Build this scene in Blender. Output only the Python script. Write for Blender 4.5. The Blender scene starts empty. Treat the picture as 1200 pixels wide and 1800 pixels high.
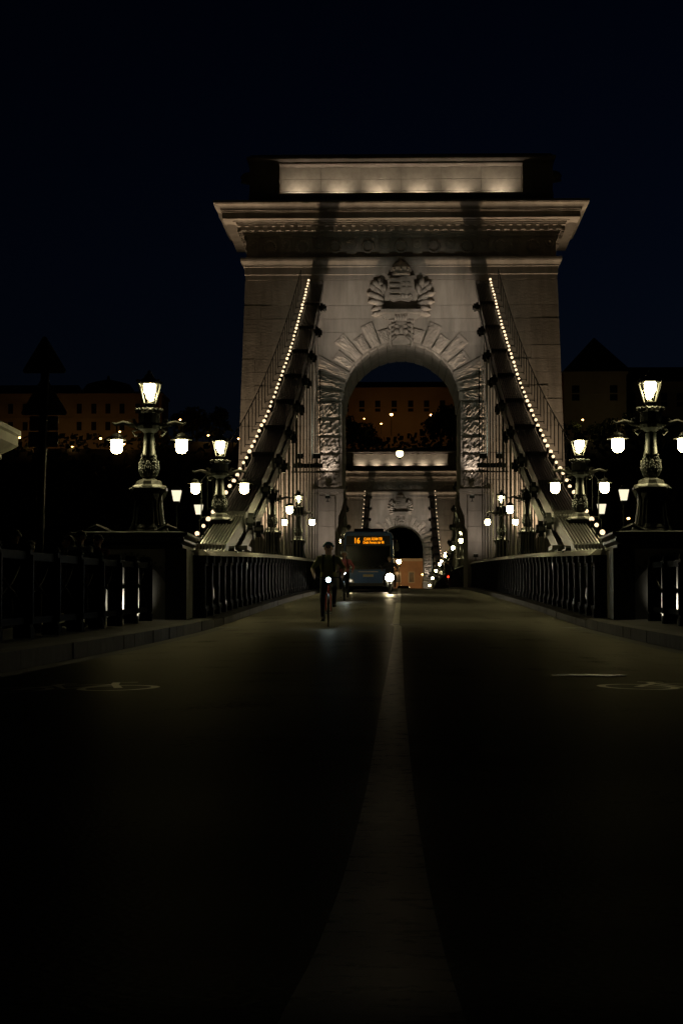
import bpy, bmesh, math, random
from mathutils import Vector, Matrix
R = math.radians
PI = math.pi
rnd = random.Random(7)
sc = bpy.context.scene
C = sc.collection

# ------------------------------------------------------------------ camera
F = 3600.0            # focal length in pixels of the 1200x1800 frame
VX, VY = 703.0, 1095.0
EYE = 0.40
cam_d = bpy.data.cameras.new('camera'); cam = bpy.data.objects.new('camera', cam_d); C.objects.link(cam)
cam_d.sensor_fit = 'VERTICAL'; cam_d.sensor_height = 36.0; cam_d.lens = 36.0 * F / 1800.0
cam_d.clip_start = 0.05; cam_d.clip_end = 6000
cam.location = (0.02, 0, EYE)
cam.rotation_euler = (R(90) + math.atan((VY - 900) / F), 0, math.atan((VX - 600) / F))
sc.camera = cam
# ------------------------------------------------------------------ world
w = bpy.data.worlds.new('World'); sc.world = w; w.use_nodes = True
nt = w.node_tree; nt.nodes.clear()
sky = nt.nodes.new('ShaderNodeTexSky'); sky.sky_type = 'NISHITA'; sky.sun_disc = False
sky.sun_elevation = R(-5.6); sky.sun_rotation = R(35); sky.ozone_density = 2.8
bg = nt.nodes.new('ShaderNodeBackground'); bg.inputs['Strength'].default_value = 0.15
wo = nt.nodes.new('ShaderNodeOutputWorld')
nt.links.new(sky.outputs[0], bg.inputs[0]); nt.links.new(bg.outputs[0], wo.inputs[0])
# ------------------------------------------------------------------ exposure and engine
sc.view_settings.view_transform = 'Standard'; sc.view_settings.look = 'None'
sc.view_settings.exposure = 0.0; sc.view_settings.gamma = 1.0
sc.view_settings.use_curve_mapping = False
sc.render.engine = 'CYCLES'
cy = sc.cycles
cy.use_denoising = True
try: cy.denoiser = 'OPENIMAGEDENOISE'
except Exception: pass
cy.use_light_tree = True
cy.max_bounces = 5; cy.diffuse_bounces = 2; cy.glossy_bounces = 3; cy.transmission_bounces = 4; cy.transparent_max_bounces = 12
cy.caustics_reflective = False; cy.caustics_refractive = False
cy.sample_clamp_indirect = 4.0

# ------------------------------------------------------------------ materials
MATS = {}
def _new(name):
    m = bpy.data.materials.new(name); m.use_nodes = True; n = m.node_tree; n.nodes.clear()
    out = n.nodes.new('ShaderNodeOutputMaterial'); MATS[name] = m
    return m, n, out
def surf(name, col, rough=0.6, metal=0.0, var=0.15, scale=3.0, bump=0.0, bscale=30.0, col2=None, objvar=0.0, streak=False, spec=0.5, coat=0.0):
    m, n, out = _new(name); L = n.links.new
    b = n.nodes.new('ShaderNodeBsdfPrincipled'); L(b.outputs[0], out.inputs[0])
    b.inputs['Roughness'].default_value = rough; b.inputs['Metallic'].default_value = metal
    b.inputs['Specular IOR Level'].default_value = spec
    if coat: b.inputs['Coat Weight'].default_value = coat; b.inputs['Coat Roughness'].default_value = 0.1
    g = n.nodes.new('ShaderNodeNewGeometry')
    mp = n.nodes.new('ShaderNodeMapping'); L(g.outputs['Position'], mp.inputs[0])
    if streak: mp.inputs['Scale'].default_value = (1, 1, 0.22)
    no = n.nodes.new('ShaderNodeTexNoise'); no.inputs['Scale'].default_value = scale; no.inputs['Detail'].default_value = 6; no.inputs['Roughness'].default_value = 0.65
    L(mp.outputs[0], no.inputs['Vector'])
    mr = n.nodes.new('ShaderNodeMapRange'); mr.inputs[1].default_value = 0.3; mr.inputs[2].default_value = 0.7
    L(no.outputs[0], mr.inputs[0])
    mx = n.nodes.new('ShaderNodeMix'); mx.data_type = 'RGBA'
    c2 = col2 if col2 else tuple(c * (1 - 2 * var) for c in col)
    mx.inputs[6].default_value = (*c2, 1); mx.inputs[7].default_value = (*col, 1)
    L(mr.outputs[0], mx.inputs[0])
    src = mx.outputs[2]
    if objvar:
        oi = n.nodes.new('ShaderNodeObjectInfo')
        r2 = n.nodes.new('ShaderNodeMapRange'); r2.inputs[3].default_value = 1 - objvar; r2.inputs[4].default_value = 1 + objvar
        L(oi.outputs['Random'], r2.inputs[0])
        hs = n.nodes.new('ShaderNodeHueSaturation'); L(r2.outputs[0], hs.inputs['Value']); L(src, hs.inputs['Color']); src = hs.outputs[0]
    L(src, b.inputs['Base Color'])
    rr = n.nodes.new('ShaderNodeMapRange'); rr.inputs[3].default_value = max(0.03, rough - 0.12); rr.inputs[4].default_value = min(1, rough + 0.12)
    L(no.outputs[0], rr.inputs[0]); L(rr.outputs[0], b.inputs['Roughness'])
    if bump:
        n2 = n.nodes.new('ShaderNodeTexNoise'); n2.inputs['Scale'].default_value = bscale; n2.inputs['Detail'].default_value = 5
        L(g.outputs['Position'], n2.inputs['Vector'])
        bp = n.nodes.new('ShaderNodeBump'); bp.inputs['Strength'].default_value = bump; bp.inputs['Distance'].default_value = 0.02
        L(n2.outputs[0], bp.inputs['Height']); L(bp.outputs[0], b.inputs['Normal'])
    return m
def glow(name, col, strength):
    m, n, out = _new(name)
    e = n.nodes.new('ShaderNodeEmission'); e.inputs[0].default_value = (*col, 1); e.inputs[1].default_value = strength
    n.links.new(e.outputs[0], out.inputs[0]); return m
def pane(name, tint=(1, 1, 1), refl=0.08, rough=0.05):
    m, n, out = _new(name)
    t = n.nodes.new('ShaderNodeBsdfTransparent'); t.inputs[0].default_value = (*tint, 1)
    gl = n.nodes.new('ShaderNodeBsdfGlossy'); gl.inputs['Roughness'].default_value = rough
    mx = n.nodes.new('ShaderNodeMixShader'); mx.inputs[0].default_value = refl
    n.links.new(t.outputs[0], mx.inputs[1]); n.links.new(gl.outputs[0], mx.inputs[2]); n.links.new(mx.outputs[0], out.inputs[0])
    return m
surf('stone', (0.36, 0.325, 0.28), 0.85, var=0.22, scale=1.3, bump=0.5, bscale=9, objvar=0.13, streak=True, spec=0.2)
surf('stone_rough', (0.37, 0.33, 0.285), 0.9, var=0.2, scale=2.5, bump=0.8, bscale=12, objvar=0.1, spec=0.2)
surf('stone_pale', (0.42, 0.40, 0.34), 0.8, var=0.15, scale=2.0, bump=0.3, bscale=20, objvar=0.06, spec=0.25)
surf('kerb_stone', (0.14, 0.135, 0.12), 0.8, spec=0.15, var=0.2, scale=4.0, bump=0.4, bscale=30, objvar=0.15)
surf('iron', (0.014, 0.017, 0.015), 0.42, var=0.2, scale=8, bump=0.35, bscale=45, spec=0.28)
surf('arm_paint', (0.34, 0.34, 0.31), 0.4, var=0.2, scale=8, bump=0.3, bscale=40)
surf('arm_relief', (0.05, 0.055, 0.05), 0.33, var=0.2, scale=8, bump=0.3, bscale=40, spec=0.5)
surf('iron_grey', (0.10, 0.10, 0.09), 0.42, var=0.2, scale=6, bump=0.25, bscale=40)
surf('chain_paint', (0.05, 0.05, 0.045), 0.33, var=0.2, scale=3, bump=0.15, bscale=30)
surf('cap_paint', (0.58, 0.56, 0.50), 0.4, var=0.25, scale=4, bump=0.5, bscale=8)
surf('rod_paint', (0.16, 0.15, 0.13), 0.4, var=0.15, scale=3)
surf('wall_grey', (0.25, 0.25, 0.24), 0.75, var=0.15, scale=3, bump=0.2, bscale=25)
surf('sidewalk', (0.12, 0.115, 0.10), 0.85, spec=0.12, var=0.2, scale=1.5, bump=0.3, bscale=40)
surf('ground', (0.05, 0.05, 0.045), 0.9, var=0.2, scale=0.5)
surf('hill_soil', (0.03, 0.035, 0.02), 0.95, var=0.3, scale=0.05)
surf('leaf', (0.05, 0.07, 0.03), 0.7, var=0.3, scale=0.8)
surf('bark', (0.06, 0.045, 0.03), 0.9)
surf('facade', (0.40, 0.36, 0.29), 0.85, var=0.12, scale=0.15, bump=0.1, bscale=2)
surf('facade_brick', (0.36, 0.22, 0.14), 0.85, var=0.2, scale=0.4, bump=0.3, bscale=3)
surf('roof_dark', (0.04, 0.04, 0.045), 0.7, var=0.2, scale=0.3)
surf('window_dark', (0.02, 0.022, 0.025), 0.2, spec=0.6)
surf('bus_blue', (0.02, 0.13, 0.42), 0.35, var=0.05, coat=0.5)
surf('black_plastic', (0.012, 0.012, 0.012), 0.4, var=0.1)
surf('dark_glass', (0.003, 0.003, 0.004), 0.05, var=0.02, spec=0.5)
surf('rubber', (0.015, 0.015, 0.015), 0.8)
surf('steel', (0.5, 0.5, 0.5), 0.3, metal=0.9)
surf('red_paint', (0.55, 0.05, 0.02), 0.35)
surf('plate', (0.6, 0.55, 0.3), 0.5)
surf('sign_back', (0.55, 0.55, 0.52), 0.5, var=0.15, scale=5)
surf('rust_pole', (0.20, 0.17, 0.13), 0.45, var=0.3, scale=9, bump=0.2, metal=0.4)
surf('car_paint', (0.03, 0.032, 0.036), 0.25, coat=0.6)
surf('skin', (0.52, 0.32, 0.22), 0.55, var=0.05)
surf('hair', (0.02, 0.014, 0.01), 0.6)
surf('olive_cloth', (0.26, 0.27, 0.10), 0.85, bump=0.3, bscale=25)
surf('black_cloth', (0.015, 0.015, 0.017), 0.85, bump=0.3, bscale=25)
surf('navy_cloth', (0.02, 0.03, 0.06), 0.85, bump=0.3, bscale=25)
surf('pink_cloth', (0.72, 0.20, 0.22), 0.8, bump=0.3, bscale=25)
surf('white_cloth', (0.85, 0.83, 0.78), 0.8, bump=0.3, bscale=25)
surf('maroon_cloth', (0.14, 0.03, 0.025), 0.8, bump=0.3, bscale=25)
surf('beige_cloth', (0.4, 0.34, 0.22), 0.8, bump=0.3, bscale=25)
surf('teal_helmet', (0.06, 0.20, 0.22), 0.35)
surf('white_helmet', (0.75, 0.75, 0.72), 0.35)
glow('lamp_glow', (1.0, 0.86, 0.42), 72)
glow('arch_lamp_glow', (1.0, 0.86, 0.42), 9)
glow('bulb_glow', (1.0, 0.73, 0.42), 1.8)
glow('frost_glow', (1.0, 0.90, 0.62), 1.1)
glow('sodium', (1.0, 0.50, 0.14), 22)
glow('cold_glow', (0.62, 0.85, 1.0), 40)
glow('headlight', (1.0, 0.86, 0.62), 120)
glow('bus_headlight', (1.0, 0.88, 0.66), 0.8)
glow('red_glow', (1.0, 0.03, 0.01), 7)
glow('amber', (1.0, 0.30, 0.005), 1.7)
glow('flood_lens', (1.0, 0.90, 0.65), 0.6)
pane('clear_pane'); pane('wind_pane', (0.25, 0.28, 0.3), 0.16, 0.02)

# asphalt: speckle, worn wheel tracks, patches, rough relief
def duo(n, out, col_socket, gcol, grough, fac, nrm=None, fres=0):
    L = n.links.new
    d = n.nodes.new('ShaderNodeBsdfDiffuse'); d.inputs['Roughness'].default_value = 0.6; L(col_socket, d.inputs['Color'])
    gl = n.nodes.new('ShaderNodeBsdfGlossy'); gl.inputs['Color'].default_value = (*gcol, 1); gl.inputs['Roughness'].default_value = grough
    mx = n.nodes.new('ShaderNodeMixShader'); mx.inputs[0].default_value = fac
    if fres:      # rough dielectric: gloss only towards grazing angles
        lw = n.nodes.new('ShaderNodeLayerWeight'); pw = n.nodes.new('ShaderNodeMath'); pw.operation = 'POWER'; pw.inputs[1].default_value = fres
        ml = n.nodes.new('ShaderNodeMath'); ml.operation = 'MULTIPLY'; ml.inputs[1].default_value = fac
        L(lw.outputs['Facing'], pw.inputs[0]); L(pw.outputs[0], ml.inputs[0]); L(ml.outputs[0], mx.inputs[0])
    L(d.outputs[0], mx.inputs[1]); L(gl.outputs[0], mx.inputs[2]); L(mx.outputs[0], out.inputs[0])
    if nrm: L(nrm, d.inputs['Normal']); L(nrm, gl.inputs['Normal'])
def asphalt():
    m, n, out = _new('asphalt'); L = n.links.new
    g = n.nodes.new('ShaderNodeNewGeometry')
    n1 = n.nodes.new('ShaderNodeTexNoise'); n1.inputs['Scale'].default_value = 0.6; n1.inputs['Detail'].default_value = 6; L(g.outputs['Position'], n1.inputs['Vector'])
    n2 = n.nodes.new('ShaderNodeTexNoise'); n2.inputs['Scale'].default_value = 30; n2.inputs['Detail'].default_value = 3; L(g.outputs['Position'], n2.inputs['Vector'])
    mp = n.nodes.new('ShaderNodeMapping'); mp.inputs['Scale'].default_value = (1.6, 0.05, 1); L(g.outputs['Position'], mp.inputs[0])
    n3 = n.nodes.new('ShaderNodeTexNoise'); n3.inputs['Scale'].default_value = 1.3; n3.inputs['Detail'].default_value = 3; L(mp.outputs[0], n3.inputs['Vector'])
    vo = n.nodes.new('ShaderNodeTexVoronoi'); vo.inputs['Scale'].default_value = 60; L(g.outputs['Position'], vo.inputs['Vector'])
    ad = n.nodes.new('ShaderNodeMath'); ad.operation = 'MULTIPLY_ADD'; ad.inputs[1].default_value = 0.7; L(n2.outputs[0], ad.inputs[0]); L(n1.outputs[0], ad.inputs[2])
    a2 = n.nodes.new('ShaderNodeMath'); a2.operation = 'MULTIPLY_ADD'; a2.inputs[1].default_value = 0.5; L(n3.outputs[0], a2.inputs[0]); L(ad.outputs[0], a2.inputs[2])
    cr = n.nodes.new('ShaderNodeValToRGB'); cr.color_ramp.elements[0].position = 0.80; cr.color_ramp.elements[1].position = 1.4
    cr.color_ramp.elements[0].color = (0.05, 0.048, 0.041, 1); cr.color_ramp.elements[1].color = (0.19, 0.18, 0.15, 1)
    cr.color_ramp.elements[1].position = 1.0
    L(a2.outputs[0], cr.inputs[0])
    bp = n.nodes.new('ShaderNodeBump'); bp.inputs['Strength'].default_value = 0.5; bp.inputs['Distance'].default_value = 0.003
    L(vo.outputs['Distance'], bp.inputs['Height'])
    duo(n, out, cr.outputs[0], (0.5, 0.48, 0.38), 0.36, 0.17, bp.outputs[0], 32)
asphalt()
def fence_paint():
    m, n, out = _new('fence_iron'); L = n.links.new
    g = n.nodes.new('ShaderNodeNewGeometry')
    n1 = n.nodes.new('ShaderNodeTexNoise'); n1.inputs['Scale'].default_value = 9; n1.inputs['Detail'].default_value = 5; L(g.outputs['Position'], n1.inputs['Vector'])
    cr = n.nodes.new('ShaderNodeValToRGB'); cr.color_ramp.elements[0].color = (0.004, 0.004, 0.005, 1); cr.color_ramp.elements[1].color = (0.010, 0.011, 0.012, 1); L(n1.outputs[0], cr.inputs[0])
    bp = n.nodes.new('ShaderNodeBump'); bp.inputs['Strength'].default_value = 0.4; bp.inputs['Distance'].default_value = 0.01; L(n1.outputs[0], bp.inputs['Height'])
    duo(n, out, cr.outputs[0], (0.6, 0.62, 0.66), 0.38, 0.025, bp.outputs[0])
fence_paint()
def symbol_paint():
    m, n, out = _new('symbol_paint')
    c = n.nodes.new('ShaderNodeRGB'); c.outputs[0].default_value = (0.72, 0.69, 0.58, 1)
    duo(n, out, c.outputs[0], (0.85, 0.82, 0.7), 0.32, 0.4, None, 24)
symbol_paint()
def road_paint():
    m, n, out = _new('road_paint'); L = n.links.new
    g = n.nodes.new('ShaderNodeNewGeometry')
    n1 = n.nodes.new('ShaderNodeTexNoise'); n1.inputs['Scale'].default_value = 11; n1.inputs['Detail'].default_value = 9; n1.inputs['Roughness'].default_value = 0.7; L(g.outputs['Position'], n1.inputs['Vector'])
    cr = n.nodes.new('ShaderNodeValToRGB'); cr.color_ramp.elements[0].position = 0.40; cr.color_ramp.elements[1].position = 0.47
    cr.color_ramp.elements[0].color = (0.06, 0.058, 0.05, 1); cr.color_ramp.elements[1].color = (0.60, 0.57, 0.48, 1)
    L(n1.outputs[0], cr.inputs[0])
    duo(n, out, cr.outputs[0], (0.75, 0.72, 0.6), 0.40, 0.28, None, 30)
road_paint()
def water():
    m, n, out = _new('water'); L = n.links.new
    b = n.nodes.new('ShaderNodeBsdfPrincipled'); L(b.outputs[0], out.inputs[0])
    b.inputs['Base Color'].default_value = (0.01, 0.014, 0.016, 1); b.inputs['Roughness'].default_value = 0.12
    g = n.nodes.new('ShaderNodeNewGeometry')
    n1 = n.nodes.new('ShaderNodeTexNoise'); n1.inputs['Scale'].default_value = 0.6; n1.inputs['Detail'].default_value = 4; L(g.outputs['Position'], n1.inputs['Vector'])
    bp = n.nodes.new('ShaderNodeBump'); bp.inputs['Strength'].default_value = 0.4; L(n1.outputs[0], bp.inputs['Height']); L(bp.outputs[0], b.inputs['Normal'])
water()

# ------------------------------------------------------------------ mesh helpers
class MB:
    def __init__(s): s.v = []; s.f = []; s.m = []
    def add(s, verts, faces, mi=0):
        o = len(s.v); s.v += [tuple(v) for v in verts]; s.f += [tuple(i + o for i in f) for f in faces]; s.m += [mi] * len(faces); return s
    def box(s, x0, x1, y0, y1, z0, z1, mi=0):
        return s.add([(x0, y0, z0), (x1, y0, z0), (x1, y1, z0), (x0, y1, z0), (x0, y0, z1), (x1, y0, z1), (x1, y1, z1), (x0, y1, z1)],
                     [(0, 3, 2, 1), (4, 5, 6, 7), (0, 1, 5, 4), (1, 2, 6, 5), (2, 3, 7, 6), (3, 0, 4, 7)], mi)
    def frustum(s, c, hx0, hy0, z0, hx1, hy1, z1, mi=0):
        x, y = c
        return s.add([(x - hx0, y - hy0, z0), (x + hx0, y - hy0, z0), (x + hx0, y + hy0, z0), (x - hx0, y + hy0, z0),
                      (x - hx1, y - hy1, z1), (x + hx1, y - hy1, z1), (x + hx1, y + hy1, z1), (x - hx1, y + hy1, z1)],
                     [(0, 3, 2, 1), (4, 5, 6, 7), (0, 1, 5, 4), (1, 2, 6, 5), (2, 3, 7, 6), (3, 0, 4, 7)], mi)
    def prism_xz(s, poly, y0, y1, mi=0):       # polygon in the XZ plane (counter-clockwise seen from -Y)
        n = len(poly)
        v = [(x, y0, z) for x, z in poly] + [(x, y1, z) for x, z in poly]
        f = [tuple(range(n)), tuple(range(2 * n - 1, n - 1, -1))]
        f += [(i, i + n, (i + 1) % n + n, (i + 1) % n) for i in range(n)]
        return s.add(v, f, mi)
    def prism_yz(s, poly, x0, x1, mi=0):
        n = len(poly)
        v = [(x0, y, z) for y, z in poly] + [(x1, y, z) for y, z in poly]
        f = [tuple(range(n)), tuple(range(2 * n - 1, n - 1, -1))]
        f += [(i, i + n, (i + 1) % n + n, (i + 1) % n) for i in range(n)]
        return s.add(v, f, mi)
    def lathe(s, prof, seg=16, c=(0, 0), mi=0, cap=True, ripple=0, rn=0):
        n = len(prof); v = []
        for (r, z) in prof:
            for k in range(seg):
                a = 2 * PI * k / seg; rr = r * (1 + ripple * math.cos(rn * a)) if rn else r
                v.append((c[0] + rr * math.cos(a), c[1] + rr * math.sin(a), z))
        f = []
        for i in range(n - 1):
            for k in range(seg):
                k2 = (k + 1) % seg
                f.append((i * seg + k, i * seg + k2, (i + 1) * seg + k2, (i + 1) * seg + k))
        if cap:
            f.append(tuple(range(seg - 1, -1, -1))); f.append(tuple(range((n - 1) * seg, n * seg)))
        return s.add(v, f, mi)
    def tube(s, pts, rad, seg=8, mi=0, cap=True):
        pts = [Vector(p) for p in pts]; n = len(pts)
        if not isinstance(rad, (list, tuple)): rad = [rad] * n
        v = []; prev = None
        for i, p in enumerate(pts):
            t = (pts[min(i + 1, n - 1)] - pts[max(i - 1, 0)]).normalized()
            if prev is None:
                u = t.orthogonal().normalized()
            else:
                u = (prev - t * prev.dot(t))
                u = u.normalized() if u.length > 1e-6 else t.orthogonal().normalized()
            prev = u; wv = t.cross(u)
            for k in range(seg):
                a = 2 * PI * k / seg
                v.append(p + (u * math.cos(a) + wv * math.sin(a)) * rad[i])
        f = []
        for i in range(n - 1):
            for k in range(seg):
                k2 = (k + 1) % seg
                f.append((i * seg + k, i * seg + k2, (i + 1) * seg + k2, (i + 1) * seg + k))
        if cap:
            f.append(tuple(range(seg - 1, -1, -1))); f.append(tuple(range((n - 1) * seg, n * seg)))
        return s.add(v, f, mi)
    def sphere(s, c, r, seg=12, rings=8, sc=(1, 1, 1), mi=0):
        prof = []
        v = [(c[0], c[1], c[2] - r * sc[2])]
        for i in range(1, rings):
            a = -PI / 2 + PI * i / rings
            for k in range(seg):
                b = 2 * PI * k / seg
                v.append((c[0] + r * sc[0] * math.cos(a) * math.cos(b), c[1] + r * sc[1] * math.cos(a) * math.sin(b), c[2] + r * sc[2] * math.sin(a)))
        v.append((c[0], c[1], c[2] + r * sc[2])); f = []
        for k in range(seg): f.append((0, 1 + (k + 1) % seg, 1 + k))
        for i in range(rings - 2):
            for k in range(seg):
                k2 = (k + 1) % seg; a = 1 + i * seg
                f.append((a + k, a + k2, a + seg + k2, a + seg + k))
        a = 1 + (rings - 2) * seg; t = len(v) - 1
        for k in range(seg): f.append((a + k, a + (k + 1) % seg, t))
        return s.add(v, f, mi)
    def mesh(s, name, mats, smooth=False):
        me = bpy.data.meshes.new(name); me.from_pydata(s.v, [], s.f)
        for m in (mats if isinstance(mats, (list, tuple)) else [mats]): me.materials.append(MATS[m])
        me.polygons.foreach_set('material_index', s.m)
        if smooth: me.polygons.foreach_set('use_smooth', [True] * len(me.polygons))
        bm = bmesh.new(); bm.from_mesh(me); bmesh.ops.recalc_face_normals(bm, faces=bm.faces); bm.to_mesh(me); bm.free()
        me.update(); return me
    def build(s, name, mats, parent=None, loc=(0, 0, 0), smooth=False):
        return obj(name, s.mesh(name, mats, smooth), parent, loc)
def obj(name, me, parent=None, loc=(0, 0, 0), rot=(0, 0, 0), scl=(1, 1, 1)):
    o = bpy.data.objects.new(name, me); C.objects.link(o); o.location = loc; o.rotation_euler = rot; o.scale = scl
    if parent: o.parent = parent
    return o
def tag(o, label=None, cat=None, group=None, kind=None):
    if label: o['label'] = label
    if cat: o['category'] = cat
    if group: o['group'] = group
    if kind: o['kind'] = kind
    return o
def thing(name, label, cat, loc=(0, 0, 0), rz=0, group=None, scl=1):
    o = bpy.data.objects.new(name, None); C.objects.link(o); o.location = loc; o.rotation_euler = (0, 0, rz); o.empty_display_size = 0.2
    o.scale = (scl, scl, scl)
    return tag(o, label, cat, group)
def copy_tree(o, parent=None):
    c = o.copy(); C.objects.link(c); c.parent = parent
    for ch in o.children: copy_tree(ch, c)
    return c
def light(kind, parent, loc, power, col, **kw):
    ld = bpy.data.lights.new('lamp_light', kind); ld.energy = power; ld.color = col
    for k, v in kw.items(): setattr(ld, k, v)
    o = bpy.data.objects.new('lamp_light', ld); C.objects.link(o); o.location = loc
    if parent: o.parent = parent
    return o
def aim(o, frm, to):
    o.rotation_euler = (Vector(to) - Vector(frm)).to_track_quat('-Z', 'Y').to_euler()

# ------------------------------------------------------------------ the road's long profile
PROF = [(-40, 0.06), (0, 0.05), (1.5, 0.01), (2.5, -0.07), (4, -0.15), (7, -0.22), (10, -0.21), (18, -0.15), (24, -0.08), (32, 0.03), (45, 0.28), (60, 0.72),
        (76, 1.18), (102, 1.85), (130, 2.5), (180, 3.3), (234, 3.7)]
def zr(d):
    if d > 234: d = 468 - d
    if d <= PROF[0][0]: return PROF[0][1]
    for i in range(len(PROF) - 1):
        a, b = PROF[i], PROF[i + 1]
        if a[0] <= d <= b[0]:
            def sl(j):
                if j <= 0: return (PROF[1][1] - PROF[0][1]) / (PROF[1][0] - PROF[0][0])
                if j >= len(PROF) - 1: return 0.0
                return (PROF[j + 1][1] - PROF[j - 1][1]) / (PROF[j + 1][0] - PROF[j - 1][0])
            h = b[0] - a[0]; t = (d - a[0]) / h
            return ((1 + 2 * t) * (1 - t) ** 2 * a[1] + t * (1 - t) ** 2 * h * sl(i) + t * t * (3 - 2 * t) * b[1] + t * t * (t - 1) * h * sl(i + 1))
    return PROF[-1][1]
ROADX = 4.1
def crown(x): return 0.07 * (1 - (x / ROADX) ** 2)
DS = [-30, -10, -3, 0, .5, .8, 1, 1.2, 1.4, 1.6, 1.8, 2, 2.25, 2.5, 2.75, 3, 3.25, 3.5, 3.75, 4, 4.4, 4.8, 5.2, 5.6, 6, 6.5, 7, 7.5, 8, 9, 10, 11, 12, 14, 16, 18, 20, 22, 24, 27, 30, 33, 36, 39, 42, 45, 48, 52, 56, 60] + list(range(66, 472, 6))

def strip(xs, zs, ds, dz=0.0):
    mb = MB(); n = len(xs)
    v = [(x, d, zr(d) + z + dz) for d in ds for x, z in zip(xs, zs)]
    f = [(i * n + k, i * n + k + 1, (i + 1) * n + k + 1, (i + 1) * n + k) for i in range(len(ds) - 1) for k in range(n - 1)]
    return mb.add(v, f)
xs = [ROADX * k / 6 for k in range(-6, 7)]
tag(strip(xs, [crown(x) for x in xs], DS).build('road', 'asphalt', smooth=True), kind='structure')
for s, nm in ((-1, 'sidewalk_left'), (1, 'sidewalk_right')):
    o = strip([s * 4.38, s * 8.4], [0.17, 0.20], DS).build(nm, 'sidewalk'); tag(o, kind='structure')
# deck edge beams under the sidewalks
for s in (-1, 1):
    mb = MB()
    for a, b in zip([q for q in DS if q >= 52], [q for q in DS if q > 52]):
        mb.box(min(s * 8.3, s * 8.5), max(s * 8.3, s * 8.5), a, b, zr(a) - 1.2, zr(a) + 0.18)
    tag(mb.build('deck_edge_beam', 'iron'), kind='structure')
# ground, river, far bank
mb = MB(); mb.add([(-400, -60, -0.5), (400, -60, -0.5), (400, 52, -0.5), (-400, 52, -0.5)], [(0, 1, 2, 3)])
mb.add([(-400, 52, -0.5), (400, 52, -0.5), (400, 52, -9.5), (-400, 52, -9.5)], [(0, 1, 2, 3)])
tag(mb.build('ground', 'ground'), kind='structure')
mb = MB(); mb.add([(-900, 52, -9), (900, 52, -9), (900, 420, -9), (-900, 420, -9)], [(0, 1, 2, 3)])
tag(mb.build('river', 'water'), kind='structure')
mb = MB(); mb.add([(-900, 420, -9.5), (900, 420, -9.5), (900, 420, 0), (-900, 420, 0)], [(0, 1, 2, 3)])
mb.add([(-900, 420, 0), (900, 420, 0), (900, 3000, 0), (-900, 3000, 0)], [(0, 1, 2, 3)])
tag(mb.build('far_bank', 'ground'), kind='structure')

# ------------------------------------------------------------------ kerbs: single granite stones
for s, side in ((-1, 'left'), (1, 'right')):
    kb = thing('kerb_' + side, 'grey granite kerb', 'kerb', (0, 0, 0)); del kb['label'], kb['category']; tag(kb, kind='structure')
    d = 9.0
    while d < 440:
        ln = 1.2 if d < 70 else 6.0
        e = d + ln - 0.02
        h = 0.21 if d < 45 else 0.15
        xi = ROADX if d < 45 else ROADX + 0.06
        za, zb = zr(d), zr(e)
        jx = rnd.uniform(-.008, .008)
        xa, xb = sorted((s * (xi + jx), s * 4.42))
        ch = 0.02
        m = MB().add([(xa, d, za - .1), (xb, d, za - .1), (xb, d, za + h), (xa, d, za + h), (xa, e, zb - .1), (xb, e, zb - .1), (xb, e, zb + h), (xa, e, zb + h)],
                     [(0, 1, 2, 3), (7, 6, 5, 4), (0, 4, 5, 1), (1, 5, 6, 2), (2, 6, 7, 3), (3, 7, 4, 0)])
        m.build('kerb_stone', 'kerb_stone', kb)
        d += ln
    # pale gutter course along the kerb
    tag(strip([s * 3.78, s * 4.09], [crown(3.78), crown(4.09)], [x for x in DS if x <= 46], 0.005).build('gutter_' + side, 'kerb_stone'), kind='structure')
# ------------------------------------------------------------------ markings
def ribbon(pts, wd, z=0.004):
    mb = MB(); v = []
    P = [Vector((p[0], p[1], 0)) for p in pts]
    for i, p in enumerate(P):
        t = (P[min(i + 1, len(P) - 1)] - P[max(i - 1, 0)]).normalized(); nn = Vector((-t.y, t.x, 0))
        for s in (1, -1):
            q = p + nn * wd / 2 * s; v.append((q.x, q.y, zr(q.y) + crown(q.x) + z))
    return mb.add(v, [(2 * i, 2 * i + 1, 2 * i + 3, 2 * i + 2) for i in range(len(P) - 1)])
cl = []
dd = [x for x in DS if x >= -10] + [37.5, 43.5, 46.5, 50, 54, 58]
for a in sorted(dd):
    x = 0.0 - .03 * min(1, max(0, a) / 14) if a < 14 else (-0.03 + 0.0 if a < 45 else -0.08 + 0.05 * min(1, (a - 45) / 40))
    cl.append((x, a))
tag(ribbon(cl, 0.155).build('centre_line', 'road_paint', smooth=True), kind='structure')
def bike_mark(cx, cy, name):
    mb = MB()
    def rib(pts, wd=0.07):
        r = ribbon([(cx + a, cy + b) for a, b in pts], wd, 0.005); mb.add(r.v, r.f)
    for ox in (-0.42, 0.42):
        rib([(ox + 0.29 * math.cos(t * PI / 10), -0.35 + 0.5 * math.sin(t * PI / 10)) for t in range(21)])
    rib([(-.42, -.35), (-.2, .45), (.28, .45), (.42, -.35)]); rib([(-.2, .45), (0, -.35), (.28, .45)]); rib([(0, -.35), (-.42, -.35)])
    rib([(.28, .45), (.24, .85), (.42, .85)]); rib([(-.3, .75), (-.08, .75)]); rib([(-.2, .45), (-.2, .75)])
    o = mb.build(name, 'symbol_paint', smooth=True)
    return o
tag(bike_mark(-2.62, 16.5, 'painted_bicycle_symbol'), kind='structure')
tag(bike_mark(2.32, 16.7, 'painted_bicycle_symbol'), kind='structure')
tag(strip([-4.08, 0, 4.08], [crown(4.08), crown(0), crown(4.08)], [45.0, 45.5], 0.008).build('expansion_joint', 'iron'), kind='structure')
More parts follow.
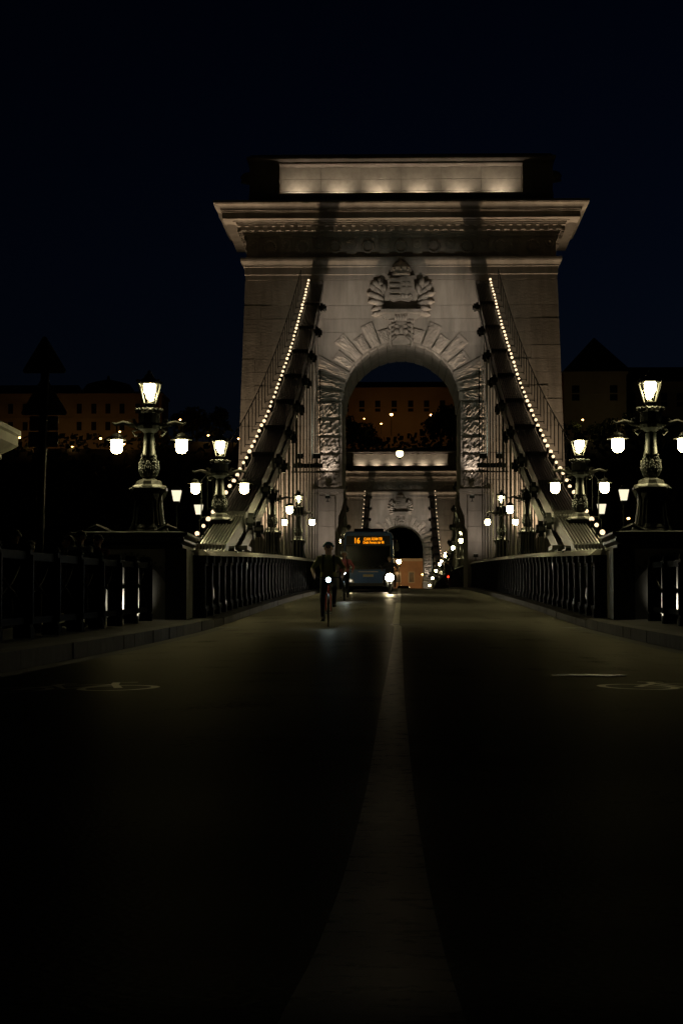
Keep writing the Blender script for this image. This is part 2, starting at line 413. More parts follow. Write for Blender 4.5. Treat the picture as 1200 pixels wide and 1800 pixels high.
# two cast manhole covers and the patched trench arcs near the cycle symbols
def manhole(x, y, label):
    o = thing('manhole_cover', label, 'manhole cover', (x, y, zr(y) + crown(x)))
    MB().lathe([(0.34, 0.0), (0.34, 0.008), (0.3, 0.008)], 24).build('rim', 'iron', o)
    MB().lathe([(0.295, 0.0), (0.295, 0.011), (0.1, 0.012), (0.09, 0.009)], 24).build('lid', 'iron', o)
manhole(1.75, 18.9, 'round iron manhole cover beside the right-hand painted bicycle symbol')

# ------------------------------------------------------------------ stone tower
HX0, HXT = 10.75, 9.92          # half width at the base / under the architrave
ZB, ZT = -9.5, 22.6
def hxat(z): return 10.62 + (HXT - 10.62) * (z - 2.0) / (ZT - 2.0)
ARC_Z, ARC_R = 14.5, 3.76
IMP = 8.7
DEP = 9.0
tower = thing('stone_tower', 'tall floodlit stone bridge tower with a round arch over the road, the nearer one', 'bridge tower', (0.1, 130, 0), group='stone bridge towers')
poly = [(-hxat(ZB), ZB), (-4.2, ZB), (-4.2, IMP - 0.2), (-ARC_R, IMP), (-ARC_R, ARC_Z)]
for k in range(1, 24):
    a = PI - PI * k / 24; poly.append((ARC_R * math.cos(a), ARC_Z + ARC_R * math.sin(a)))
poly += [(ARC_R, ARC_Z), (ARC_R, IMP), (4.2, IMP - 0.2), (4.2, ZB), (hxat(ZB), ZB), (HXT, ZT + .05), (-HXT, ZT + .05)]
MB().prism_xz(poly, 0, DEP).build('wall', 'stone', tower)

def loft_rect(prof, hx, y0, y1, name, mat, parent):
    mb = MB(); v = []; n = len(prof)
    for (o, z) in prof:
        v += [(-hx - o, y0 - o, z), (hx + o, y0 - o, z), (hx + o, y1 + o, z), (-hx - o, y1 + o, z)]
    f = [(i * 4 + k, i * 4 + (k + 1) % 4, (i + 1) * 4 + (k + 1) % 4, (i + 1) * 4 + k) for i in range(n - 1) for k in range(4)]
    f += [(3, 2, 1, 0), tuple(range((n - 1) * 4, n * 4))]
    return mb.add(v, f).build(name, mat, parent)
arch_tr = loft_rect([(0.0, 22.30), (0.05, 22.32), (0.05, 22.62), (0.1, 22.66), (0.1, 23.12), (0.16, 23.16), (0.16, 23.24), (0.20, 23.32), (0.34, 23.5), (0.36, 23.6), (0.36, 23.72), (0.05, 23.78)], HXT - .02, 0, DEP, 'architrave', 'stone', tower)
loft_rect([(0.0, 23.6), (0.0, 25.5)], HXT - .04, 0.02, DEP - .02, 'frieze', 'stone', tower)
cornice = loft_rect([(0.02, 25.10), (0.14, 25.14), (0.14, 25.24), (0.20, 25.26), (0.22, 25.36), (0.30, 25.40), (0.30, 25.72), (0.56, 25.73), (0.56, 25.84), (0.63, 25.85), (0.63, 25.95), (0.80, 25.97), (0.80, 26.02),
                     (1.42, 26.03), (1.42, 26.43), (1.47, 26.44), (1.47, 26.52), (1.54, 26.53), (1.54, 26.60), (1.56, 26.70), (1.62, 26.79), (1.74, 26.86), (1.90, 26.89), (1.90, 26.93), (1.96, 26.94), (1.96, 27.1), (-.3, 27.3)], HXT - .02, 0, DEP, 'cornice', 'stone', tower)
# dentils, front and both sides
dm = MB().box(-.14, .14, -.26, 0.02, 0, .27).mesh('dentil', 'stone')
for k in range(37):
    x = -10.05 + 20.1 * k / 36
    obj('dentil', dm, cornice, (x, -0.30, 25.43))
for s in (-1, 1):
    for k in range(16):
        obj('dentil', dm, cornice, (s * (HXT + .28), 0.1 + 8.8 * k / 15, 25.43), (0, 0, s * PI / 2))
# frieze: consoles with a boss under the cornice, wreath discs between
cm = MB().box(-.42, .42, -.16, 0, 1.32, 1.48); cm.box(-.3, .3, -.08, 0, .1, 1.32); cm.box(-.34, .34, -.10, 0, 0.0, .1)
for q in (-.2, 0, .2): cm.box(q - .05, q + .05, -.13, -.07, .12, 1.3)
con_me = cm.mesh('console', 'stone')
ros = MB(); ros.lathe([(0.02, .14), (.12, .12), (.2, .05), (.26, .11), (.3, .04), (.3, 0)], 16); ros_me0 = ros
for i in range(len(ros_me0.v)):
    x, y, z = ros_me0.v[i]; ros_me0.v[i] = (x, -z, y)
ros_me = ros_me0.mesh('rosette', 'stone', True)
wr = MB()
for k in range(16):
    a = 2 * PI * k / 16; wr.sphere((.36 * math.cos(a), -.05, .36 * math.sin(a)), .09, 6, 5, (1, .8, 1))
wr_me = wr.mesh('wreath', 'stone', True)
for k in range(10):
    x = -9.45 + 2.1 * k
    obj('console', con_me, tower, (x, 0.0, 23.72)); obj('rosette', ros_me, tower, (x, -0.12, 24.62))
    if k < 9: obj('wreath', wr_me, tower, (x + 1.05, 0.0, 24.45))
# attic with recessed panel of slabs
MB().box(-9.75, 9.75, .3, .8, 27.12, 28.0).build('blocking_course', 'stone', tower)
att = loft_rect([(0, 27.1), (0, 27.35), (-.12, 27.42), (-.12, 29.95), (0.02, 30.0)], 9.6, 1.9, DEP - 1.2, 'attic', 'stone', tower)
loft_rect([(0.0, 30.0), (.1, 30.04), (.1, 30.16), (.28, 30.28), (.34, 30.32), (.34, 30.46), (.1, 30.54), (.1, 30.62), (-.6, 30.8)], 9.6, 1.0, DEP - 1.0, 'attic_cornice', 'stone', tower)
for s in (-1, 1):
    xa, xb = sorted((s * 7.82, s * 9.75)); MB().box(xa, xb, 0.82, 2.1, 27.12, 30.01).build('pedestal', 'stone', tower)
    sh = MB()
    for k in range(7):
        a = PI * (k / 6 * .9 + .05); sh.tube([(0, -.1, 0), (s * .5 * abs(math.cos(a)) * 1.2, -.1, .1 + .9 * math.sin(a) * .5 + k * .05)], [.08, .14], 6)
    sh.build('acroterion', 'stone', tower, (s * 9.7, 1.2, 28.8), True)
xsl = [-7.8, -5.2, -2.6, 0.0, 2.6, 5.2, 7.8]
for r, (z0, z1) in enumerate(((27.6, 28.42), (28.44, 29.2), (29.22, 29.98))):
    for a, b in zip(xsl, xsl[1:]):
        MB().box(a + .008, b - .008, 1.8 + rnd.uniform(-.006, .006), 2.1, z0, z1).build('slab', 'stone_pale', tower)
# voussoirs and keystone
nz = random.Random(3)
def rough_face(quad, y, amp, nu=7, nv=6, margin=0.16):
    """quad: four (x,z) corners a,b,c,d; a front face with a drafted margin and a rock-faced boss"""
    mb = MB(); v = []; a, b, c, d = [Vector((p[0], p[1])) for p in quad]
    for j in range(nv + 1):
        for i in range(nu + 1):
            u, t = i / nu, j / nv
            p = (a * (1 - u) + b * u) * (1 - t) + (d * (1 - u) + c * u) * t
            edge = min(u, 1 - u, t, 1 - t)
            h = 0 if edge < margin * .6 else (amp * (.45 + .75 * nz.random()) if edge > margin else amp * .3 * nz.random())
            jit = 0 if edge <= 0 else .03
            v.append((p.x + nz.uniform(-jit, jit), y - h, p.y + nz.uniform(-jit, jit)))
    f = [(j * (nu + 1) + i, j * (nu + 1) + i + 1, (j + 1) * (nu + 1) + i + 1, (j + 1) * (nu + 1) + i) for j in range(nv) for i in range(nu)]
    mb.add(v, f)
    # returns back to the wall
    ring = [i for i in range(nu + 1)] + [j * (nu + 1) + nu for j in range(1, nv + 1)] + [nv * (nu + 1) + i for i in range(nu - 1, -1, -1)] + [j * (nu + 1) for j in range(nv - 1, 0, -1)]
    base = len(mb.v)
    mb.v += [(mb.v[i][0], 0.05, mb.v[i][2]) for i in ring]
    n = len(ring)
    for k in range(n):
        mb.f.append((ring[k], ring[(k + 1) % n], base + (k + 1) % n, base + k)); mb.m.append(0)
    return mb
def rad(a, r, s): return (s * r * math.sin(a), ARC_Z + r * math.cos(a))
for s in (-1, 1):
    a0 = R(9.2); stp = (PI / 2 - a0) / 8
    for k in range(8):
        a = a0 + stp * k + .016; b = a0 + stp * (k + 1) - .016
        ro = [4.72, 5.40, 4.95, 5.68, 5.12, None, None, None][k]
        if ro:
            q = [rad(a, ARC_R + .1, s), rad(b, ARC_R + .1, s), rad(b, ro, s), rad(a, ro, s)]
        else:
            q = [rad(a, ARC_R, s), rad(b, ARC_R, s), (s * 5.35, ARC_Z + 5.35 / math.tan(b) if k < 7 else ARC_Z + .02), (s * 5.35, ARC_Z + 5.35 / math.tan(a))]
        if s > 0: q = [q[0], q[3], q[2], q[1]]
        rough_face(q, -.17, .07, 10, 8, .10).build('voussoir', 'stone_rough', tower)
    # rock-faced quoins of the piers
    z = IMP + .25; row = 0; hh = (ARC_Z - IMP - .25) / 5
    while z < ARC_Z - .1:
        x0 = ARC_R + .01; x1 = 5.4
        q = [(s * x0, z + .02), (s * x1, z + .02), (s * x1, z + hh - .02), (s * x0, z + hh - .02)]
        if s < 0: q = [q[1], q[0], q[3], q[2]]
        rough_face(q, -.13, .15, 14, 8, .1).build('quoin', 'stone_rough', tower)
        z += hh; row += 1
    # impost ledge, corbel bracket, lower pier stones
    xa, xb = sorted((s * 3.66, s * 5.7)); MB().box(xa, xb, -.28, DEP, IMP - .02, IMP + .2).build('impost', 'stone', tower)
    for yy in (0.25, 4.2, 8.1):
        br = MB().prism_xz([(s * 4.22, IMP - 2.6), (s * 4.22, IMP - .03), (s * 3.69, IMP - .03), (s * 3.69, IMP - .5), (s * 3.78, IMP - 1.0), (s * 4.0, IMP - 1.5), (s * 4.02, IMP - 2.1)][::s], yy, yy + .7)
        br.build('corbel', 'stone', tower)
    z = zr(130) + .1
    while z < IMP - .3:
        h = min(.98, IMP - .05 - z)
        MB().box(*sorted((s * 4.22, s * 5.2)), -.06 - .02 * nz.random(), .05, z + .012, z + h - .012).build('block', 'stone', tower)
        z += h
# wedge stones lining the intrados
for k in range(19):
    a, b = PI * k / 19 + .006, PI * (k + 1) / 19 - .006; ri = ARC_R - .05 - .035 * nz.random()
    for (y0, y1) in ((-.05, 2.6), (2.62, 5.9), (5.92, DEP + .02)):
        MB().prism_xz([(ri * math.cos(a), ARC_Z + ri * math.sin(a)), ((ARC_R + .04) * math.cos(a), ARC_Z + (ARC_R + .04) * math.sin(a)), ((ARC_R + .04) * math.cos(b), ARC_Z + (ARC_R + .04) * math.sin(b)), (ri * math.cos(b), ARC_Z + ri * math.sin(b))], y0 - .03 * nz.random(), y1).build('soffit_stone', 'stone_rough', tower)
# keystone with a carved mask
MB().prism_xz([rad(R(9), ARC_R - .12, -1), rad(R(9), ARC_R - .12, 1), rad(R(9.5), 5.4, 1), rad(R(9.5), 5.4, -1)], -.28, .05).build('keystone', 'stone_rough', tower)
mk = MB(); mk.sphere((0, 0, 0), .62, 18, 14, (.85, .5, 1.1)); mk.sphere((0, -.36, -.12), .17, 10, 8, (.8, .9, 1.5)); mk.sphere((0, -.28, -.52), .2, 10, 8, (1.5, .7, .6))
for q in (-1, 1):
    mk.sphere((q * .24, -.26, .16), .12, 8, 6, (1.3, .8, .5)); mk.sphere((q * .27, -.27, -.2), .19, 10, 8)
    for k in range(5):
        mk.tube([(q * .35, -.1, .55 - k * .25), (q * .72, -.12, .5 - k * .32), (q * .62, -.1, .2 - k * .34)], [.13, .12, .05], 7)
for k in range(5): mk.tube([(-.3 + .15 * k, -.15, .5), (-.36 + .18 * k, -.2, .9)], [.12, .06], 7)
mk.build('carved_mask', 'stone_rough', tower, (0, -.26, ARC_Z + 4.62), True)
# ashlar facing blocks
def block(q, y=-.035):
    mb = MB().prism_xz(q, y - nz.uniform(0, .012), .04); return mb.build('block', 'stone', tower)
courses = []
z = zr(130) + .1; i = 0
while z < ZT - .35:
    h = .86 if z + 1.7 < ZT - .32 else (ZT - .31 - z)
    courses.append((z, min(z + h, ZT - .31))); z += h
g = .010
for i, (z0, z1) in enumerate(courses):
    zm = (z0 + z1) / 2
    for s in (-1, 1):
        x_in = 5.22 if z1 < IMP else (5.42 if z1 < ARC_Z + 3.1 else 5.06)
        out0, out1 = hxat(z0), hxat(z1)
        cuts = [x_in, x_in + (1.3 if i % 2 else 2.1), x_in + (3.2 if i % 2 else 3.9), None]
        for a, b in zip(cuts, cuts[1:]):
            a2 = s * (a + g); b0 = s * ((b - g) if b else out0 + .03); b1 = s * ((b - g) if b else out1 + .03)
            q = [(a2, z0 + g), (b0, z0 + g), (b1, z1 - g), (a2, z1 - g)]
            if s < 0: q = q[::-1]
            block(q)
        # field above the arch, trimmed to the ring
        if z0 > ARC_Z + 3.0:
            rr = 4.75
            def xin(z): 
                dz = z - ARC_Z; return math.sqrt(max(0, rr * rr - dz * dz)) if dz < rr else 0.0
            xa0, xa1 = xin(z0), xin(z1)
            ends = [0, 1.7, 3.4, 5.04] if i % 2 else [0, .9, 2.55, 4.2, 5.04]
            for a, b in zip(ends, ends[1:]):
                l0, l1 = max(a, xa0), max(a, xa1)
                if l0 > b - .15 and l1 > b - .15: continue
                q = [(s * (min(l0, b - .05) + g), z0 + g), (s * (b - g), z0 + g), (s * (b - g), z1 - g), (s * (min(l1, b - .05) + g), z1 - g)]
                if s < 0: q = q[::-1]
                block(q)
# coat of arms: ledge, shield, crown, leaf branches
MB().box(-1.3, 1.3, -.84, .02, 20.08, 20.3).build('ledge', 'stone', tower)
MB().prism_xz([(-1.0, 19.75), (1.0, 19.75), (1.3, 20.08), (-1.3, 20.08)], -.45, .02).build('ledge_bracket', 'stone', tower)
shp = [(-.78, 21.0), (-.5, 20.85), (0, 20.98), (.5, 20.85), (.78, 21.0), (.86, 21.7), (.82, 22.2), (.9, 22.5), (0, 22.42), (-.9, 22.5), (-.82, 22.2), (-.86, 21.7)]
shield = MB().prism_xz(shp, -.55, .02).build('shield', 'stone_rough', tower)
for k in range(4): MB().box(-.74, -.06, -.72, -.54, 21.06 + .36 * k, 21.22 + .36 * k).build('bar', 'stone_rough', shield)
cr = MB().box(.3, .4, -.63, -.54, 21.1, 22.3); cr.box(.12, .6, -.63, -.54, 21.95, 22.05); cr.box(.06, .66, -.63, -.54, 21.62, 21.74)
for q in (.12, .36, .6): cr.sphere((q, -.56, 21.2), .13, 8, 6)
cr.build('double_cross', 'stone_rough', shield)
crn = MB().lathe([(.55, 22.5), (.6, 22.55), (.58, 22.7), (.5, 22.72), (.62, 23.0), (.4, 23.3), (.1, 23.42), (.05, 23.5)], 16, (0, -.35))
for k in range(8):
    a = 2 * PI * k / 8; crn.sphere((.6 * math.cos(a), -.35 + .6 * math.sin(a), 22.85), .1, 6, 5)
crn.box(-.04, .04, -.39, -.31, 23.4, 23.75); crn.box(-.14, .14, -.39, -.31, 23.55, 23.63)
crn.build('crown', 'stone_rough', tower, smooth=False)
lf = MB(); n = 7
for i in range(n + 1):
    t = i / n; wdt = .22 * math.sin(PI * min(1, t * .93 + .07)) ** .7
    lf.v += [(-wdt, -.02 - .16 * math.sin(PI * t) , t), (0, -.14 - .2 * math.sin(PI * t), t), (wdt, -.02 - .16 * math.sin(PI * t), t), (0, .1, t)]
for i in range(n):
    for k in range(4): lf.f.append((i * 4 + k, i * 4 + (k + 1) % 4, (i + 1) * 4 + (k + 1) % 4, (i + 1) * 4 + k)); lf.m.append(0)
leaf_me = lf.mesh('leaf', 'stone_rough', True)
for s in (-1, 1):
    spec = [(1.0, 20.5, 100, .95), (1.05, 20.75, 82, 1.0), (1.1, 21.0, 66, 1.0), (1.15, 21.25, 48, .95), (1.2, 21.5, 30, .9), (1.25, 21.7, 8, .8), (1.2, 21.35, -15, .8),
            (1.45, 20.9, 95, .72), (1.5, 21.25, 74, .72), (1.5, 21.55, 45, .7), (1.0, 20.3, 118, .8), (1.3, 20.15, 105, .6), (1.35, 21.8, -8, .55), (1.5, 21.75, 28, .6)]
    for (x, z, an, ln) in spec:
        obj('leaf', leaf_me, tower, (s * x, -.1 - .1 * nz.random(), z), (nz.uniform(.0, .25), s * R(an), 0), (1, 1.0, ln))
    MB().tube([(s * .9, -.12, 20.2), (s * 1.3, -.2, 20.8), (s * 1.4, -.15, 21.6)], [.1, .08, .05], 7).build('branch', 'stone_rough', tower, smooth=True)

# ------------------------------------------------------------------ second tower (shares all meshes)
tower2 = copy_tree(tower); tower2.location = (0.1, 338, -1.6)
tower2['label'] = 'distant stone bridge tower framed inside the arch of the nearer tower'

# ------------------------------------------------------------------ floodlights on the towers (housing, lens, light)
fl_h = MB().box(-.3, .3, -.18, .16, -.2, .2); fl_h.box(-.05, .05, -.05, .05, -.55, -.2); fl_h.box(-.2, .2, -.12, .12, -.6, -.55)
fl_h = fl_h.mesh('housing', 'iron')
fl_l = MB().box(-.26, .26, -.17, .17, .205, .215).mesh('lens', 'flood_lens')
def flood(loc, target, power, col, label, size=1.0, ang=90, blend=.8, soft=.3, group=None, lens=True):
    o = thing('floodlight', label, 'floodlight', loc, 0, group, size)
    q = (Vector(target) - Vector(loc)).to_track_quat('Z', 'Y'); 
    h = obj('housing', fl_h, o); 
    if lens:
        l = obj('lens', fl_l, o)
    # the lamp sits just above the lens
    li = light('SPOT', o, (0, 0, .3), power, col, spot_size=R(ang), spot_blend=blend, shadow_soft_size=soft)
    li.rotation_euler = (Vector(target) - Vector(loc) - Vector((0, 0, .3))).to_track_quat('-Z', 'Y').to_euler()
    return o
WARM = (1.0, 0.73, 0.47); COOL = (0.86, 0.98, 0.80); PINK = (1.0, 0.84, 0.70)
for (ty, dz, lab) in ((130, 0, 'nearer'), (338, -1.6, 'distant')):
    for s, sd in ((-1, 'left'), (1, 'right')):
        zb = zr(ty) + .8
        flood((s * 8.0, ty - 1.25, zb), (s * 8.1, ty - .75, 24 + dz), 9800, WARM, f'boxy floodlight on the {sd} sidewalk aimed up the wing of the {lab} tower', ang=60, blend=1.0, soft=.2)
        flood((s * 12.0, ty + 1.6, zr(ty) + .6), (s * 11.5, ty + 1.0, 24 + dz), 5500, WARM, f'floodlight beyond the {sd} flank of the {lab} tower lighting its side wall', ang=50, blend=1.0, soft=.2)
        flood((s * 4.75, ty - 13, 9.95 + dz), (s * 2.7, ty, 19.6 + dz), 6600, PINK, f'inner floodlight on the {sd} bar before the arch of the {lab} tower', .7, ang=27, blend=1.0, soft=.12)
        flood((s * 5.75, ty - 13, 9.95 + dz), (s * 1.5, ty, 17.0 + dz), 560, COOL, f'outer floodlight on the {sd} bar before the arch of the {lab} tower', .7, ang=60, blend=1.0, soft=.12)
        flood((s * 4.68, ty - 3.2, zr(ty - 3.2) + 2.12), (s * 4.9, ty, 7.4 + dz), 270, PINK, f'low floodlight on the railing cap before the {sd} pier of the {lab} tower', .5, ang=95, blend=1.0, soft=.06)
        flood((s * 4.55, ty - .95, 8.35 + dz), (s * 4.5, ty - .3, 14 + dz), 650, PINK, f'small floodlight bracketed under the {sd} impost of the {lab} tower', .5, ang=52, blend=.9, soft=.06)
    for k in range(6):
        x = -6.5 + 2.6 * k
        flood((x, ty + 1.02, 27.55 + dz), (x, ty + 1.75, 28.9 + dz), 130, (1.0, 0.78, 0.58), f'small floodlight {["first","second","third","fourth","fifth","sixth"][k]} from the left on the cornice of the {lab} tower', .35, ang=125, blend=1.0, soft=.06, lens=False)
    # bars that carry the arch floodlights
    for s, sd in ((-1, 'left'), (1, 'right')):
        b = thing('lighting_bar', f'dark bar carrying a floodlight in front of the {sd} pier of the {lab} tower', 'lighting bar', (s * 5.25, ty - 13, 9.5 + dz), 0, 'floodlight bars')
        MB().box(-.85, .85, -.15, .15, -.22, .02).build('beam', 'iron', b); MB().box(-.95, .95, -.06, .06, -.5, -.42).build('lower_rail', 'iron', b)
        for q in (-.7, .7): MB().box(q - .03, q + .03, -.05, .05, -.42, 5.5).build('suspension_rod', 'iron', b)

# ------------------------------------------------------------------ suspension chains
def zc_side(d): t = d - 59; return 2.70 + .1754 * t + .001378 * t * t      # top of the upper chain, side span
def zc_main(d): return 5.35 + 16.75 * ((d - 238.5) / 99.5) ** 2
XI, XO = 4.82, 5.72
def link_mesh(L, nb, name):
    mb = MB(); e = .34; hw = .235; pts = []
    for k in range(9):
        a = PI / 2 + PI * k / 8; pts.append((e * math.cos(a), e * math.sin(a)))
    pts += [(.35, -hw), (L - .35, -hw)]
    for k in range(9):
        a = -PI / 2 + PI * k / 8; pts.append((L + e * math.cos(a), e * math.sin(a)))
    pts += [(L - .35, hw), (.35, hw)]
    wd = XO - XI; th = .042
    for i in range(nb):
        x = -wd / 2 + .02 + (wd - .04 - th) * i / (nb - 1)
        if nb == 9: x = -wd / 2 + .065 + (wd - .13 - th) * i / (nb - 1)
        mb.prism_yz(pts, x, x + th)
    return mb.mesh(name, 'chain_paint')
LK = {10: link_mesh(7.8, 10, 'chain_link'), 9: link_mesh(7.8, 9, 'chain_link')}
pm = MB()
pm.tube([(-.66, 0, 0), (.66, 0, 0)], .12, 12)
for s in (-1, 1):
    pm.tube([(s * .50, 0, 0), (s * .66, 0, 0)], .27, 12); pm.tube([(s * .66, 0, 0), (s * .74, 0, 0)], .15, 10)
pin_me = pm.mesh('pin', 'iron')
rod_me = MB().tube([(-.17, 0, 0), (-.17, 0, 1)], .032, 7).tube([(.17, 0, 0), (.17, 0, 1)], .032, 7).mesh('hanger', 'rod_paint')
clev_me = MB().box(-.24, .24, -.09, .09, -.34, .12).box(-.2, .2, -.06, .06, -.5, -.34).mesh('clevis', 'iron')
def chain(side, sx, zf, d0, d1, base_label, rod_from=None, rod_to=None, step=3.6):
    th = thing('suspension_chain', base_label, 'bridge chain', (sx * 5.27, d0, 0), 0, 'suspension chains')
    ox, oy = 0, d0
    njo = int(round((d1 - d0) / step)); ds = [d0 + (d1 - d0) * k / njo for k in range(njo + 1)]
    for tier, off in ((0, -.12), (1, -.92)):
        js = ds[tier::2]
        for k, (a, b) in enumerate(zip(js, js[1:])):
            pa = Vector((0, a - oy, zf(a) + off)); pb = Vector((0, b - oy, zf(b) + off)); dv = pb - pa
            obj('chain_link', LK[10 if k % 2 == 0 else 9], th, pa, (math.atan2(dv.z, dv.y), 0, 0), (1, dv.length / 7.8, 1))
        for a in js: obj('pin', pin_me, th, (0, a - oy, zf(a) + off))
    for k, d in enumerate(ds):
        if rod_from <= d <= rod_to:
            top = zf(d) + (-.12 if k % 2 == 0 else -.92)
            zb = zr(d) + 1.72
            if top - zb > .5:
                h = obj('hanger', rod_me, th, (0, d - oy, zb), (0, 0, 0), (1, 1, top - zb))
                obj('clevis', clev_me, th, (0, d - oy, top - .25))
    return th
CH = {}
for s, sd in ((-1, 'left'), (1, 'right')):
    chain(sd, s, zc_side, 50.0, 130.4, f'heavy iron link chain rising from the abutment to the nearer tower on the {sd}', 62, 129)
    chain(sd, s, zc_main, 139, 338.4, f'sagging iron link chain of the main span on the {sd} between the two towers', 141, 336)
# string of bulbs and the handrail along each chain
bulb_me = MB().sphere((0, 0, 0), .07, 8, 6).mesh('bulb', 'bulb_glow', True)
hold_me = MB().tube([(0, 0, -.28), (0, 0, -.06)], [.03, .05], 6).mesh('lamp_holder', 'iron')
for s, sd in ((-1, 'left'), (1, 'right')):
    for (zf, a, b, n, lab, sp, dz) in ((zc_side, 55.4, 129.3, 59, 'nearer slope of the', 'side', 0), (zc_main, 142, 337, 72, 'main span', 'main', 0)):
        st = thing('light_string', f'string of small warm bulbs along the {sd} chain, {lab} {"chain" if sp == "side" else "run"}', 'string lights', (s * 5.78, a, 0), 0, 'light strings on the chains')
        cab = MB().tube([(0, d - a, zf(d) + .06) for d in [a + (b - a) * k / 40 for k in range(41)]], .02, 5); cab.build('cable', 'iron', st)
        for k in range(n):
            d = a + (b - a) * k / (n - 1)
            if sp == 'side':   # closer together towards the tower, as the chain steepens
                t = k / (n - 1); d = a + (b - a) * (1.28 * t - .28 * t * t)
            bs = rnd.uniform(.78, 1.12); obj('bulb', bulb_me, st, (rnd.uniform(-.02, .02), d - a + rnd.uniform(-.06, .06), zf(d) + .34 + rnd.uniform(-.02, .02)), (0, 0, 0), (bs, bs, bs)); obj('lamp_holder', hold_me, st, (0, d - a, zf(d) + .34))
    a, b = 64.0, 128.0
    hr = thing('chain_handrail', f'thin iron handrail following the outer edge of the {sd} chain', 'handrail', (s * 6.2, a, 0), 0, 'chain handrails')
    MB().tube([(0, d - a, zc_side(d) + 1.25) for d in [a + (b - a) * k / 30 for k in range(31)]], .022, 6).build('rail', 'iron', hr)
    pme = MB().tube([(0, 0, 0), (0, 0, 1.25)], .02, 6).tube([(0, 0, .1), (-s * .45, 0, .1)], .02, 5).mesh('post', 'iron')
    for k in range(33):
        d = a + (b - a) * k / 32; obj('post', pme, hr, (0, d - a, zc_side(d)))

# ------------------------------------------------------------------ stiffening girder railing along the bridge
def girder(s, sd, d0, d1, label, step, postw, full=True):
    th = thing('girder_railing', label, 'bridge railing', (s * 4.68, d0, 0), 0, 'iron girder railings')
    n = int(round((d1 - d0) / step)); ds = [d0 + (d1 - d0) * k / n for k in range(n + 1)]
    post = MB().box(-.16, .16, -postw / 2, postw / 2, 0, 1.45); post.box(-.2, .2, -postw / 2 - .04, postw / 2 + .04, 1.28, 1.45); post.box(-.19, .19, -postw / 2 - .03, postw / 2 + .03, 0, .2)
    post = post.mesh('post', 'fence_iron')
    L = (d1 - d0) / n
    for k, d in enumerate(ds):
        obj('post', post, th, (0, d - d0, zr(d) + .17))
    # one lattice panel per bay, sheared to the slope by its own vertices
    for k, (a, b) in enumerate(zip(ds, ds[1:])):
        za, zb = zr(a) + .17, zr(b) + .17
        a2, b2 = a - d0 + postw / 2, b - d0 - postw / 2
        for (z0, z1, nm) in ((.25, 1.3, 'diagonal_bar'), (1.3, .25, 'diagonal_bar')):
            p = Vector((-.06 if z0 < 1 else .06, a2, za + z0)); q = Vector((-.06 if z0 < 1 else .06, b2, zb + z1))
            MB().tube([p, q], .035, 5).build(nm, 'fence_iron', th)
        m = MB().tube([(0, (a2 + b2) / 2, (za + zb) / 2 + .1), (0, (a2 + b2) / 2, (za + zb) / 2 + 1.4)], .03, 5); m.build('bar', 'fence_iron', th)
    def run(z0, z1, hw, name, mat, tp=.8):
        mb = MB(); m = 2 * n; q = [d0 + (d1 - d0) * k / m for k in range(m + 1)]
        v = []
        for d in q:
            z = zr(d) + .17; v += [(-hw, d - d0, z + z0), (hw, d - d0, z + z0), (hw * tp, d - d0, z + z1), (-hw * tp, d - d0, z + z1)]
        f = [(i * 4 + k, i * 4 + (k + 1) % 4, (i + 1) * 4 + (k + 1) % 4, (i + 1) * 4 + k) for i in range(m) for k in range(4)] + [(0, 1, 2, 3), (m * 4 + 3, m * 4 + 2, m * 4 + 1, m * 4)]
        mb.add(v, f).build(name, mat, th)
    run(1.45, 1.59, .28, 'cap_rail', 'cap_paint', .3); run(.12, .26, .12, 'bottom_rail', 'fence_iron'); run(1.2, 1.3, .1, 'top_rail', 'fence_iron')
for s, sd in ((-1, 'left'), (1, 'right')):
    girder(s, sd, 47.8, 129.8, f'dark latticed girder railing with pale cap on the {sd}, before the nearer tower', 1.82, .34)
    girder(s, sd, 139.2, 337.6, f'dark latticed girder railing with pale cap on the {sd}, beyond the nearer tower', 3.6, .34)
# outer sidewalk railing of thin bars
for s, sd in ((-1, 'left'), (1, 'right')):
    a, b = 48.0, 128.0
    th = thing('sidewalk_railing', f'thin iron railing at the outer edge of the {sd} sidewalk', 'railing', (s * 8.25, a, 0), 0, 'outer sidewalk railings')
    pme = MB().tube([(0, 0, 0), (0, 0, 1.1)], .02, 5).mesh('baluster', 'fence_iron')
    ds = [a + (b - a) * k / 100 for k in range(101)]
    for d in ds: obj('baluster', pme, th, (0, d - a, zr(d) + .18))
    MB().tube([(0, d - a, zr(d) + 1.3) for d in ds[::4]], .035, 6).build('handrail', 'fence_iron', th)

